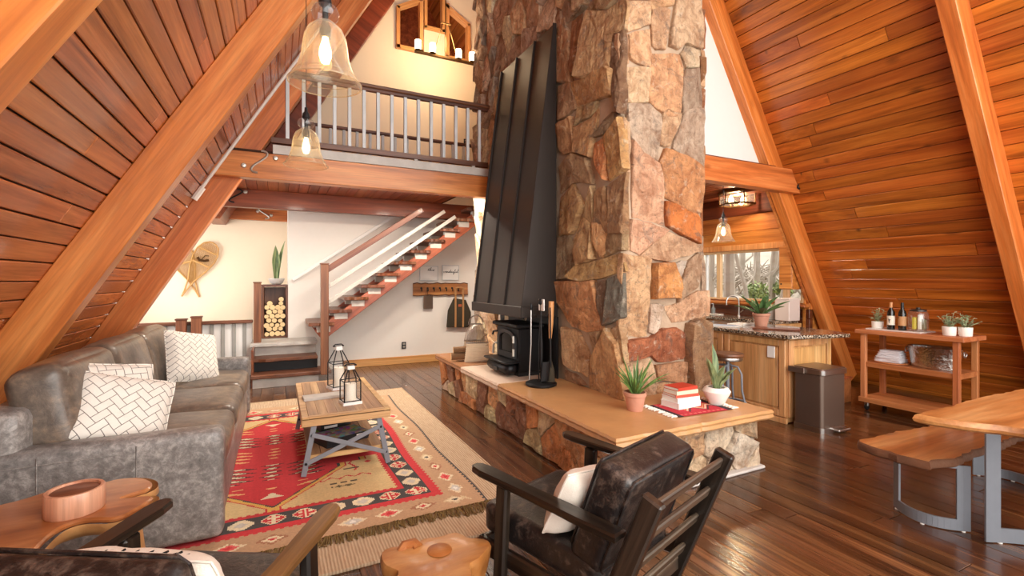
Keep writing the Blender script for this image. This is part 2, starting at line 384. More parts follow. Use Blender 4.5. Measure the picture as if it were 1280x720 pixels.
def vcol(name, rough=.95, bump=.4, bscale=220.0):
    t = NT(name); a = t.n('ShaderNodeVertexColor', _layer_name='weave').outputs[0]; v = t.coords()
    c = t.mix(.35, a, t.ramp(t.noise(v, 60, 4), [(.3, (.62, .62, .62, 1)), (.7, (1.15, 1.15, 1.15, 1))]), 'MULTIPLY')
    t.p(Base__Color=c, Roughness=rough); t.bump(t.noise(v, bscale, 3), bump, .003); return t.m
M['kilim'] = vcol('kilim_wool')
def jute():
    t = NT('jute_weave'); v = t.coords((1, 1, 1), rand=False)
    w = t.n('ShaderNodeTexWave', Vector=v, Scale=17.0, Distortion=1.2, Detail=3.0, _bands_direction='X').outputs['Fac']
    n = t.noise(v, 26, 5, .65); n2 = t.noise(t.coords((60, 8, 1), rand=False), 1.0, 4)
    c = t.ramp(t.math('ADD', t.math('MULTIPLY', n2, .65), t.math('MULTIPLY', w, .35)), [(.2, C(160, 130, 100)), (.5, C(190, 162, 130)), (.8, C(210, 186, 156))])
    t.p(Base__Color=c, Roughness=.95); t.bump(t.math('ADD', w, n), .3, .008); return t.m
M['jute'] = jute()
def herring(ang):
    """cream cloth quilted in a herringbone of bricks outlined in grey, in the pillow's own coordinates"""
    t = NT('herringbone_cloth'); sx = t.n('ShaderNodeSeparateXYZ', Vector=t.coords((23, 23, 23), rand=False, rot=(0, ang, 0)))
    X = t.math('ADD', sx.outputs[0], 200.0); Y = t.math('ADD', sx.outputs[2], 200.0); e = .045
    fx, fy = t.math('FRACT', X), t.math('FRACT', Y); k = t.math('MODULO', t.math('ADD', t.math('SUBTRACT', t.math('FLOOR', X), t.math('FLOOR', Y)), 400.0), 4.0)
    isk = lambda v: t.math('LESS_THAN', t.math('ABSOLUTE', t.math('SUBTRACT', k, float(v))), .5)
    no = lambda v: t.math('SUBTRACT', 1.0, isk(v))
    parts = [t.math('MULTIPLY', t.math('LESS_THAN', fx, e), no(1)), t.math('MULTIPLY', t.math('GREATER_THAN', fx, 1-e), no(0)), t.math('MULTIPLY', t.math('LESS_THAN', fy, e), no(2)), t.math('MULTIPLY', t.math('GREATER_THAN', fy, 1-e), no(3))]
    m = parts[0]
    for q in parts[1:]: m = t.math('MAXIMUM', m, q)
    c = t.mix(m, C(236, 230, 220), C(120, 112, 106)); t.p(Base__Color=c, Roughness=.95)
    t.bump(t.math('SUBTRACT', t.noise(t.coords(), 150, 3), t.math('MULTIPLY', m, 2.0)), .3, .004); return t.m
M['herring'] = herring(radians(45)); M['herring_b'] = herring(radians(8))
# ================================================================== STRUCTURE
K = .592; ANG = atan2(1, K)                      # roof slope: x changes K per metre of height
def xl(z, off=0): return -1.11-off/sin(ANG)+K*(z-1.6)      # inner rafter line, left; off = distance outward
def xr(z, off=0): return 6.9+off/sin(ANG)-K*(z-1.6)
RD = .26; ZT = 1.6+8.01/(2*K); XC = (xl(ZT)+xr(ZT))/2
# floor -------------------------------------------------------------
fb = MB(); fb.box((2.7, 4.6, -.045), (12.4, 13.0, .05)); floor = struct(fb.build('floor', M['mortar_dk']))
def plank_mesh(name, w, l, t, bev):
    b = MB(); b.box((0, 0, 0), (w, l, t), bev); o = b.build(name, M['floor'], None, False); me = o.data
    bpy.data.objects.remove(o); return me
FW = .155
FL = {l: plank_mesh('floor_plank', FW-.003, l-.004, .02, .0022) for l in (1.6, 2.1, 2.6, 3.1)}
x = -2.0; n = 0; far = MB()
while x < 8.2:
    y = .3-RND.random()*1.4 if x > .2 else 2.2-RND.random()
    while y < 7.6 and not (x < -.55 and y > 6.3):
        l = RND.choice(list(FL)); hid = (2.3 < x < 3.6 and 2.9 < y and y+l < 6.6) or (x > 7.0 and y > 4.3)
        if not hid and y+l > .4:
            o = link('plank', FL[l], floor); o.location = (x, y+l/2, -.01); n += 1
        y += l
    if y < 10.1: far.box((x, (y+10.1)/2, -.01), (FW-.003, 10.1-y-.004, .02), .0022)
    x += FW
stuff(far.build('far_planks', M['floor'], floor, False))

# sloped walls -------------------------------------------------------
def slope_wall(name, side, y0, y1, W_, mat, lens, row_y1, s0=-.1):
    """planked inner lining of the roof, each board a part; u runs up the slope"""
    f = xl if side < 0 else xr
    root = struct(link(name, None)); u = Vector((K*(1 if side < 0 else -1), 0, 1)).normalized(); nrm = Vector((-u.z, 0, u.x)) if side < 0 else Vector((u.z, 0, -u.x))
    rot = Matrix((u, Vector((0, 1, 0)), u.cross(Vector((0, 1, 0))))).transposed().to_4x4()
    base = Vector((f(0, RD), 0, 0)); top = 9.8
    bk = MB(); ym = row_y1(9)
    bk.box((top/2, (y0+ym)/2, 0), (top, ym-y0, .03)); sg = 1 if nrm.dot(u.cross(Vector((0, 1, 0)))) > 0 else -1
    # dark backing behind the boards: upper full length, lower part stops at the dormer
    bk = MB(); lo_len = row_y1(0)
    bk.box((1.65, (y0+lo_len)/2, sg*.045), (3.5, lo_len-y0, .03)); bk.box((6.6, (y0+ym)/2, sg*.045), (6.5, ym-y0, .03))
    bk.build('backing', M['mortar_dk'], root, False, M=Matrix.Translation(base) @ rot)
    meshes = {}
    for l in lens:
        b = MB(); b.box((0, 0, 0), (W_-(.009 if side < 0 else .006), l-.003, .024), .006); o = b.build('roof_plank', mat, None, False); meshes[l] = o.data; bpy.data.objects.remove(o)
    s = s0; cnt = 0
    while s < top-.1:
        y = y0-RND.random()*2.6; ye = row_y1(s*u.z)
        while y < ye-.02:
            l = RND.choice(lens)
            k_ = l; l = min(l, ye-y) if ye-y-l > .35 or y+l > ye else ye-y
            o = link('plank', meshes[k_], root); yy = y+l/2
            p = base+u*(s+W_/2)+Vector((0, yy, 0))+nrm*(.012+RND.uniform(-.0015, .0015))
            o.matrix_basis = Matrix.Translation(p) @ rot @ Matrix.Diagonal((1, (l-.003)/(k_-.003), 1, 1)); cnt += 1; y += l
        s += W_
    return root, cnt
wl, c1 = slope_wall('wall_left', -1, .3, 9.0, .139, M['plank_l'], (3.6, 4.8, 6.2), lambda z: 6.46 if z < 2.95 else 9.0)
wr, c2 = slope_wall('wall_right', 1, .2, 4.36, .152, M['plank_r'], (2.2, 3.0, 3.9), lambda z: 4.36)
# rafters --------------------------------------------------------------
def rafter(side, y, th=.14, z0=0.0, mat=None):
    f = xl if side < 0 else xr; root = wl if side < 0 else wr
    s0, s1 = z0/sin(ANG), ZT/sin(ANG); L = s1-s0; u = Vector((K*(1 if side < 0 else -1), 0, 1)).normalized()
    out = Vector((-u.z, 0, u.x)) if side < 0 else Vector((u.z, 0, -u.x))
    m = Matrix((u.cross(Vector((0,1,0))), u, Vector((0, 1, 0)))).transposed()   # local y along the rafter
    m = Matrix((Vector((0, 1, 0)).cross(u) if False else out, u, out.cross(u))).transposed().to_4x4()
    p = Vector((f(z0), y+th/2, z0))
    b = MB(); b.box((RD/2, L/2, 0), (RD, L, th), .006)
    return b.build('rafter', mat, root, False, M=Matrix.Translation(p) @ m)
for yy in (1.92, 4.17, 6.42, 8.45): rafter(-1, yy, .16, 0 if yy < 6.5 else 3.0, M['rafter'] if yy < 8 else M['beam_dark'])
for yy in (2.0, 4.17): rafter(1, yy, .14, 0, M['rafter_r'])
# white wiring conduit along the roof behind the second rafter
cb = MB(); pts = [(xl(z, .235), 6.28, z) for z in (2.62, 3.2, 3.8, 4.3, 4.75)]; cb.tube(pts, .018, 8)
cnd = cb.build('conduit', M['conduit'], wl); cb = MB(); cb.tube([(xl(2.50, .23), 6.28, 2.50), (xl(2.64, .23), 6.28, 2.64)], .034, 8); cb.build('junction_box', M['conduit'], cnd)

# collar beams ---------------------------------------------------------
def beam(n, x0, x1, y, z0, z1, th, mat, marks=(), cut=None):
    b = MB(); poly = [(x0, z0), (x1, z0), (x1, z1), (x0, z1)] if not cut else cut
    b.prism(poly, -th/2, th/2, RX(pi/2), .006); o = struct(b.build('trim_%d' % n, mat, None, False, M=TR(0, y, 0)))
    for (mx, mz) in marks:
        k = MB(); k.lathe([(0, .022), (.022, .018), (.03, .004), (.03, -.004)][::-1], 12); k.build('bolt', M['bolt'], o, M=TR(mx, -th/2-.004, mz) @ RX(pi/2))
    return o
def s_strap(o, x, z, th, h=.24, mat=None, flip=1):
    pts = []
    for i in range(25):
        t = i/24; a = t*2*pi*1.0
        pts.append((x+flip*.07*sin(a*1.0)*(1 if t < .5 else 1), -th/2-.01, z+h/2-t*h))
    pts = [(x+flip*.075*cos(pi*.15+q*pi*1.2), -th/2-.01, z+h*.25+h*.25*sin(pi*.15+q*pi*1.2)) for q in [i/10 for i in range(11)]]
    lo = [(x-flip*.075*cos(pi*1.35-q*pi*1.2+pi*.0)*-1, -th/2-.01, z-h*.25+h*.25*sin(pi*1.35-q*pi*1.2+pi)) for q in [i/10 for i in range(11)]]
    pts = []
    for i in range(33):
        t = i/32
        zz = z+h/2*cos(pi*t); xx = x+flip*(.07*sin(2*pi*t)+.02*cos(pi*t))
        pts.append((xx, -th/2-.012, zz))
    b = MB(); b.tube(pts, .012, 6); return b.build('s_iron', mat or M['bolt'], o)
LB = beam(1, -.62, 2.86, 6.36, 2.80, 3.10, .16, M['beam'], [(-.36, 2.93), (-.03, 3.05)], [(-.72, 2.80), (2.86, 2.80), (2.86, 3.10), (-.54, 3.10)])
s_strap(LB, -.2, 2.99, .16, .26)
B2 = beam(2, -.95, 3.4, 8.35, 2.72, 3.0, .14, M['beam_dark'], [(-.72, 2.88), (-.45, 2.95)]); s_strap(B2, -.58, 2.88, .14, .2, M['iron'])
B3 = beam(3, -2.55, .15, 9.86, 2.70, 2.96, .1, M['beam'], [(-.12, 2.8), (-.34, 2.86)]); s_strap(B3, -.24, 2.83, .1, .2, M['bolt'], -1)
B4 = beam(4, 3.8, 6.66, 4.14, 2.83, 3.12, .14, M['beam'], [(6.42, 3.02), (6.58, 2.90)], [(3.8, 2.83), (6.70, 2.80), (6.52, 3.05), (6.42, 3.12), (3.8, 3.12)])
s_strap(B4, 6.5, 2.96, .14, .2, M['iron'])
sp = MB(); sp.box((5.0, 4.2, 3.14), (2.2, .08, .05), .004); struct(sp.build('trim_5', M['beam_dark'], None, False))
wt = MB(); wt.box((1.4, 6.33, 3.165), (2.92, .06, .11), .004); struct(wt.build('trim_6', M['weather'], None, False))
# kitchen cross beams
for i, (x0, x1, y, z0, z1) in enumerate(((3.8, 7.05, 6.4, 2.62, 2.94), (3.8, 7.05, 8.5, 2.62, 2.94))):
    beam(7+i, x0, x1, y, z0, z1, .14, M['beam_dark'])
# ceiling boards under the loft -----------------------------------------
ceil = struct(link('ceiling', None))
bk = MB(); bk.box((1.02, 8.2, 3.05), (3.44, 3.6, .05)); bk.box((5.56, 6.65, 3.07), (3.16, 4.8, .05)); bk.box((-1.3, 8.2, 3.12), (2.8, 3.7, .05)); bk.build('backing', M['mortar_dk'], ceil, False)
def ceil_rows(x0, x1, y0, y1, z, w=.14):
    b = MB(); b.box((0, 0, 0), (w-.006, y1-y0, .02), .005); me = b.build('ceiling_plank', M['ceil'], None, False); d = me.data; bpy.data.objects.remove(me)
    x = x0+w/2
    while x < x1: o = link('plank', d, ceil); o.location = (x, (y0+y1)/2, z); x += w
ceil_rows(-.7, 2.72, 6.44, 10.0, 3.01); ceil_rows(3.98, 7.1, 4.22, 9.0, 3.03)
for (dx, dy, dz) in ((.3, 6.66, 3.0), (1.95, 6.66, 3.0), (2.5, 6.66, 3.0), (5.0, 5.0, 3.02), (5.0, 6.8, 3.02)):
    k = MB(); k.lathe([(.10, 0), (.12, -.004), (.12, -.012), (.10, -.014)], 20, (dx, dy, dz-.005), cap=False); k.build('fill_light_ring', M['white_paint'], ceil)  # made-up trim rings for the added fill lamps of hall and kitchen
# plaster walls --------------------------------------------------------
def wallpoly(name, poly, y, th, mat):
    b = MB(); b.prism(poly, 0, th, TR(0, y+th, 0) @ RX(pi/2)); return struct(b.build(name, mat, None, False))
b = MB(); b.box((-1.2, 10.02, 1.5), (2.75, .1, 3.0)); struct(b.build('wall_snowshoe', M['cream_wall'], None, False))
b = MB(); b.prism([(.15, 9.0), (7.2, 9.0), (7.2, 9.12), (.27, 9.12), (.27, 10.0), (.15, 10.0)], 0, 3.0); struct(b.build('wall_back', M['white_wall'], None, False))
b = MB()   # left dormer with its daylight opening
for (y0, y1, z0, z1) in ((6.3, 7.0, 0, 3.1), (9.4, 10.05, 0, 3.1), (7.0, 9.4, 0, .9), (7.0, 9.4, 2.6, 3.1)): b.box((-2.6, (y0+y1)/2, (z0+z1)/2), (.1, y1-y0, z1-z0))
b.prism([(-2.65, 0), (-2.25, 0), (-.48, 3.1), (-2.65, 3.1)], 0, .06, TR(0, 6.62, 0) @ RX(pi/2)); struct(b.build('wall_dormer', M['white_wall'], None, False))
b = MB(); b.box((-.3, 9.9, .07), (.9, .02, .0)) if False else None
bb = MB(); bb.box((4.0, 8.985, .07), (5.9, .03, .14), .004); struct(bb.build('baseboard_back', M['pine'], None, False))
# loft gable wall with its three part inner window
zt = lambda x: min(1.6+(x+1.11+.3)/K, 1.6+(7.2-x)/K)
b = MB(); y = 9.0
def seg(poly): b.prism(poly, 0, .1, TR(0, y+.1, 0) @ RX(pi/2))
seg([(-.7, 3.0), (6.5, 3.0), (4.74, 6.0), (1.03, 6.0)]); seg([(1.05, 6.0), (2.0, 6.0), (2.0, zt(2.0)-.05)]); seg([(3.5, 6.0), (4.74, 6.0), (3.5, zt(3.5)-.05)])
seg([(2.0, 6.82), (2.52, 7.12), (2.52, zt(2.52)-.05), (2.0, zt(2.0)-.05)]); seg([(2.98, 7.12), (3.5, 6.82), (3.5, zt(3.5)-.05), (2.98, zt(2.98)-.05)]); seg([(2.52, 7.75), (2.98, 7.75), (2.98, zt(2.98)-.05), (2.9, ZT), (2.52, zt(2.52)-.05)]); seg([(2.55, 6.0), (2.97, 6.0), (2.97, 6.5), (2.55, 6.5)])
struct(b.build('wall_loft', M['cream_wall'], None, False))
w2 = struct(link('window_2', None))
def frame_poly(pts, wd, name, mat, parent, y, th=.14):
    for i in range(len(pts)):
        p, q = Vector(pts[i]), Vector(pts[(i+1) % len(pts)]); d = q-p; L = d.length; a = atan2(d.y, d.x)
        fb = MB(); fb.box((L/2, 0, wd/2), (L+.004, th, wd), .004); fb.build(name, mat, parent, False, M=TR(p.x, y, p.y) @ RY(-a))
frame_poly([(2.0, 6.0), (2.52, 6.0), (2.52, 7.1), (2.0, 6.8)], .07, 'frame', M['pine'], w2, 9.0)
frame_poly([(2.98, 6.0), (3.5, 6.0), (3.5, 6.8), (2.98, 7.1)], .07, 'frame', M['pine'], w2, 9.0)
frame_poly([(2.54, 6.5), (2.96, 6.5), (2.96, 7.75), (2.54, 7.75)], .06, 'frame', M['pine'], w2, 9.0)
b = MB(); b.box((2.75, 10.6, 6.9), (6, .05, 4)); struct(b.build('wall_bedroom', M['ceil'], None, False))
# roof over the rear of the loft, both slopes, closed to the back
def roof_rear(name, side, y0, y1, zlo):
    f = xl if side < 0 else xr; poly = [(f(zlo, RD+.03), zlo), (f(zlo, RD+.2), zlo), (XC-side*-.0+side*-.0, ZT+.9), (XC, ZT+.5)]
    b = MB(); b.prism(poly, y0, y1, Matrix(((1, 0, 0, 0), (0, 0, 1, 0), (0, 1, 0, 0), (0, 0, 0, 1)))); return struct(b.build(name, M['ceil'], None, False))
roof_rear('wall_right_rear', 1, 4.3, 11.9, 2.95); roof_rear('wall_left_rear', -1, 8.98, 11.9, 2.6)
bp = struct(link('wall_bedroom_slope', None))
for s in (-1, 1):
    for k in range(13):
        zz = 5.8+.125*k*2/1.16; f = xl if s < 0 else xr; b = MB(); b.box((0, 0, 0), (.24, 1.4, .024), .006); b.build('plank', M['plank_l'], bp, False, M=TR(f(zz, RD-.02)-s*.35, 9.9, zz) @ RY(s*atan2(1, K)))
b = MB(); b.box((.94, 7.7, 3.09), (3.6, 2.6, .03)); struct(b.build('floor_loft', M['ceil'], None, False))
# white loft gable on the kitchen side, above the collar beam
b = MB(); b.prism([(3.97, 3.1), (6.55, 3.1), (3.97, 1.6+(7.0-3.97)/K)], 0, .06, TR(0, 4.36, 0) @ RX(pi/2)); struct(b.build('wall_kitchen_loft', M['grey_wall'], None, False))
# kitchen dormer wall: boards round a three part window
kw = struct(link('wall_kitchen', None))
def kbox(y0, y1, z0, z1, mat=None, x=7.12, name='panel', th=.08):
    b = MB(); b.box((x, (y0+y1)/2, (z0+z1)/2), (th, y1-y0-.003, z1-z0-.003), .005); return b.build(name, mat or M['boardy'], kw, False)
M['boardy'] = wood('honey_wall_board', C(146, 76, 28), C(192, 116, 52), C(216, 146, 80), 1, .5, .1, .2, .7, .05)
M['splash'] = wood('dark_backsplash_wood', C(58, 26, 14), C(92, 44, 24), C(122, 64, 38), 1, .35, .3, .3, .5, .05)
kbox(4.3, 9, 2.16, 2.42); kbox(4.3, 9, 2.42, 2.70); kbox(4.3, 9, 2.70, 3.05, M['splash']); kbox(4.3, 9, 1.16, 1.25); kbox(7.0, 9, 1.25, 2.16)
kbox(4.3, 9, .0, 1.02, M['splash']); kbox(4.3, 9, 1.02, 1.16, M['splash']); kbox(4.3, 9, 2.10, 2.2, M['pine_z'], 7.06, 'window_header', .06); kbox(4.3, 9, 1.19, 1.235, M['boardy'], 7.03, 'window_stool', .14)
b = MB(); b.prism([(6.0, 0), (7.16, 0), (7.16, 3.0), (5.9, 3.0), (6.3, 2.6), (7.09, 1.2)], 0, .05, TR(0, 4.36, 0) @ RX(pi/2))
b = MB(); b.prism([(7.16, 1.14), (7.16, 3.05), (6.05, 3.05)], 0, .04, TR(0, 4.36, 0) @ RX(pi/2)); b.build('dormer_cheek', M['boardy'], kw, False)
b = MB(); b.prism([(7.06, -.02), (8.3, -.02), (7.16, 1.9), (7.06, 1.9)], 0, .03, TR(0, 4.39, 0) @ RX(pi/2)); b.build('dormer_cheek', M['boardy'], kw, False)
b = MB(); b.box((5.5, 9.0, 1.5), (3.3, .08, 3.0)); struct(b.build('wall_kitchen_end', M['boardy'], None, False))
w1 = struct(link('window_1', None)); FR = plain('cream_window_frame', C(206, 172, 128), .45)
for (y0, y1) in ((4.38, 4.66), (4.66, 5.90), (5.90, 7.0)):
    for (a0, a1, z0, z1) in ((y0, y0+.04, 1.25, 2.1), (y1-.04, y1, 1.25, 2.1), (y0+.04, y1-.04, 1.25, 1.29), (y0+.04, y1-.04, 2.06, 2.1)):
        b = MB(); b.box((7.09, (a0+a1)/2, (z0+z1)/2), (.07, a1-a0, z1-z0), .004); b.build('frame', FR, w1, False)
    b = MB(); b.box((7.1, (y0+y1)/2, 1.675), (.006, y1-y0-.08, .77)); b.build('pane', M['pane'], w1, False)
b = MB(); b.box((7.09, 6.18, 1.675), (.05, .03, .77), .003); b.build('mullion', M['galv'], w1, False)
# outdoors beyond the sink window
g = MB(); g.grid(lambda u, v: (8.45+u*26, -6+v*40, .35+u*4.2+.5*noise.noise(Vector((u*8, v*12, 0)))+.18*noise.noise(Vector((u*30, v*46, 3)))-.35*(u < .03)), 60, 80)
struct(g.build('ground', M['snow']))
TREES = [(10.0, 8.05, .15, 'thick pale trunk just right of the left window mullion', 0), (11.0, 8.15, .06, 'thin leaning grey tree in the middle of the window', -.22), (12.0, 8.75, .10, 'straight pale trunk right of window centre', .0), (12.6, 8.72, .11, 'second pale trunk beside the straight one', .03), (11.5, 7.85, .05, 'slim forked trunk leaning at the right of the window', .18), (12.0, 10.3, .10, 'bare tree seen through the left window pane', .02), (15, 10.2, .1, 'bare tree farther up the sunlit slope', .0), (16, 12.4, .12, 'thick bare trunk highest on the slope', .05)]
for i, (x, y, r, lab, lean) in enumerate(TREES):
    rr = random.Random(i); z0 = .35+(x-7.6)/26*4.2-.4
    t = thing('bare_tree', lab, 'tree', (x, y, z0)); b = MB(); pts = [(lean*q*.2+.06*rr.uniform(-1, 1), -lean*q+.05*rr.uniform(-1, 1), q*.9) for q in range(8)]
    b.tube(pts, [r*(1-.09*q) for q in range(8)], 8); b.build('trunk', M['trunk'], t)
    for k in range(7):
        q = rr.randint(1, 6); a = rr.uniform(0, 6.28); p = Vector(pts[q]); b = MB(); dd = Vector((cos(a), sin(a), .7))
        b.tube([p, p+dd*.5, p+dd*.7+Vector((rr.uniform(-.1, .1), rr.uniform(-.1, .1), .3)), p+dd*.8+Vector((0, 0, .7))], [r*.35, r*.28, r*.2, r*.08], 6); b.build('branch', M['trunk'], t)
for i, (x, y, s, lab) in enumerate(((11.4, 8.35, .34, 'leafy green shrub at the foot of the window view'), (12.6, 8.35, .28, 'low yellow green shrub at the right of the window view'))):
    rr = random.Random(40+i); b = MB()
    for k in range(500):
        d = Vector((rr.gauss(0, 1), rr.gauss(0, 1), rr.gauss(0, 1))).normalized()*s*rr.uniform(.5, 1); e = Vector((rr.gauss(0, 1), rr.gauss(0, 1), rr.gauss(0, 1))).normalized()*.06; f = d.cross(e).normalized()*.03
        c = d+Vector((0, 0, s*.8)); b.add([c-e, c+f, c+e, c-f], [(0, 1, 2, 3)])
    t = thing('shrub', lab, 'shrub', (x, y, .35+(x-7.6)/26*4.2)); stuff(b.build('foliage', M['bush'], t, False)); b = MB(); b.tube([(0, 0, -.3), (0, 0, s)], .02, 6); b.build('stem', M['trunk'], t)
rk = random.Random(5); b = MB()
for k in range(260):
    px_ = rk.uniform(13.2, 17); p = Vector((px_, px_/1.35+rk.uniform(-2.2, 2.2), 0)); p.z = .35+(p.x-7.6)/26*4.2+rk.uniform(0, .35); a = rk.uniform(0, 6.28); d = Vector((cos(a)*.5, sin(a)*.8, rk.uniform(.1, .7)))
    b.tube([p-d*.6, p+Vector((0, 0, .08)), p+d*.6], [.035, .025, .01], 5)
o = stuff(b.build('brushwood', M['trunk'])); tag(o, 'tangle of dead grey brushwood lying on the slope outside', 'brushwood')
STONES_FRONT=[
([(2.89,4.19),(3.19,4.27),(3.19,4.05),(3.06,3.98),(2.93,3.92),(2.9,3.96)],(225,185,145),0),
([(3.2,4.37),(3.51,4.45),(3.49,4.31),(3.4,4.27),(3.21,4.19),(3.19,4.24)],(218,175,130),0),
([(2.89,4.2),(3.19,4.28),(3.19,4.57),(2.89,4.48)],(215,175,135),0),
([(3.2,4.38),(3.51,4.47),(3.5,4.73),(3.2,4.64)],(205,165,130),0),
([(3.52,4.37),(3.84,4.46),(3.85,4.78),(3.52,4.68)],(200,165,130),0),
([(3.21,4.19),(3.38,4.25),(3.43,4.23),(3.43,4.1),(3.38,3.85),(3.27,3.83),(3.22,3.86),(3.2,4.06)],(205,165,128),1),
([(3.52,4.36),(3.84,4.44),(3.86,4.34),(3.89,4.2),(3.88,3.97),(3.64,3.97),(3.56,3.89),(3.44,3.9),(3.45,4.03)],(212,180,145),2),
([(2.94,3.9),(3.2,4.01),(3.2,3.84),(3.19,3.64),(3.09,3.64),(2.95,3.67)],(226,180,138),0),
([(2.81,3.88),(2.91,3.89),(2.92,3.62),(2.82,3.57)],(212,170,132),0),
([(3.22,3.78),(3.58,3.84),(3.63,3.72),(3.62,3.49),(3.56,3.23),(3.4,3.2),(3.19,3.31),(3.19,3.59)],(218,168,125),0),
([(3.59,3.86),(3.66,3.95),(3.86,3.94),(3.83,3.76),(3.66,3.73)],(205,182,150),0),
([(3.64,3.7),(3.82,3.75),(3.86,3.55),(3.89,3.43),(3.88,3.23),(3.62,3.19),(3.6,3.45)],(165,142,120),1),
([(2.87,3.57),(3.19,3.63),(3.17,3.3),(2.87,3.25)],(220,188,150),0),
([(3.84,3.88),(3.94,3.89),(3.94,3.73),(3.85,3.61)],(150,105,65),1),
([(2.89,3.23),(3.17,3.28),(3.32,3.2),(3.32,3.03),(3.29,2.75),(3.1,2.81),(2.96,2.93),(2.91,3.06)],(196,172,148),1),
([(3.34,3.21),(3.4,3.27),(3.58,3.25),(3.52,3.07),(3.44,2.91),(3.31,2.92),(3.32,3.06)],(208,172,135),1),
([(3.6,3.22),(3.69,3.31),(3.89,3.35),(3.91,2.98),(3.92,2.76),(3.76,2.8),(3.48,2.9),(3.53,3.07)],(188,165,142),1),
([(2.96,2.9),(3.1,2.8),(3.29,2.73),(3.36,2.6),(3.37,2.39),(3.38,2.13),(3.21,2.17),(2.98,2.19),(2.97,2.47)],(215,168,135),0),
([(3.31,2.74),(3.38,2.88),(3.62,2.84),(3.86,2.74),(3.88,2.5),(3.86,2.29),(3.69,2.3),(3.38,2.41),(3.36,2.58)],(206,148,100),2),
([(3.39,2.37),(3.81,2.27),(3.85,2.22),(3.85,1.97),(3.58,2.05),(3.4,2.13)],(205,122,62),2),
([(2.96,2.17),(3.19,2.15),(3.44,2.09),(3.4,2.06),(3.07,1.84),(2.96,1.88),(2.95,2.02)],(220,172,140),0),
([(3.43,2.07),(3.62,2.02),(3.89,1.94),(3.86,1.89),(3.58,1.83),(3.4,1.78),(3.27,1.79),(3.07,1.83)],(200,162,128),1),
([(2.85,1.84),(3.18,1.8),(3.17,1.53),(3.18,1.35),(3.15,1.12),(3.16,1.07),(2.88,1.07),(2.83,1.12)],(216,176,134),0),
([(3.21,1.76),(3.44,1.77),(3.54,1.52),(3.52,1.42),(3.2,1.42)],(216,152,92),3),
([(3.45,1.77),(3.67,1.79),(3.64,1.69),(3.56,1.56),(3.53,1.57)],(200,185,168),0),
([(3.69,1.79),(3.83,1.88),(3.89,1.83),(3.88,1.69),(3.81,1.52),(3.55,1.38),(3.56,1.51)],(178,146,116),1),
([(3.19,1.37),(3.38,1.35),(3.34,1.25),(3.27,1.06),(3.17,1.1)],(226,206,184),0),
([(3.39,1.34),(3.58,1.38),(3.83,1.49),(3.97,1.49),(3.96,1.23),(3.81,1.2),(3.49,1.18)],(220,178,142),0),
([(2.87,1.02),(3.19,1.05),(3.36,1.13),(3.51,1.13),(3.63,1.07),(3.67,0.86),(3.62,0.81),(3.27,0.81),(3.19,0.88),(2.88,0.85)],(178,108,72),2),
([(3.67,1.16),(3.78,1.21),(3.92,1.17),(3.94,0.85),(3.91,0.46),(3.71,0.46),(3.68,0.7),(3.64,0.95)],(160,124,90),3),
([(3.26,0.78),(3.66,0.78),(3.67,0.58),(3.29,0.63)],(192,145,108),1),
([(2.92,0.84),(3.19,0.85),(3.27,0.62),(3.23,0.43),(2.87,0.51)],(215,183,148),0),
([(3.29,0.6),(3.69,0.56),(3.71,0.41),(3.27,0.42)],(200,160,120),0),
([(2.84,3.1),(2.91,3.06),(2.95,2.65),(2.94,2.29),(2.85,2.29),(2.85,2.62)],(215,178,142),0),
([(2.84,2.19),(2.92,2.19),(2.93,1.88),(2.84,1.87)],(210,170,130),0),
]
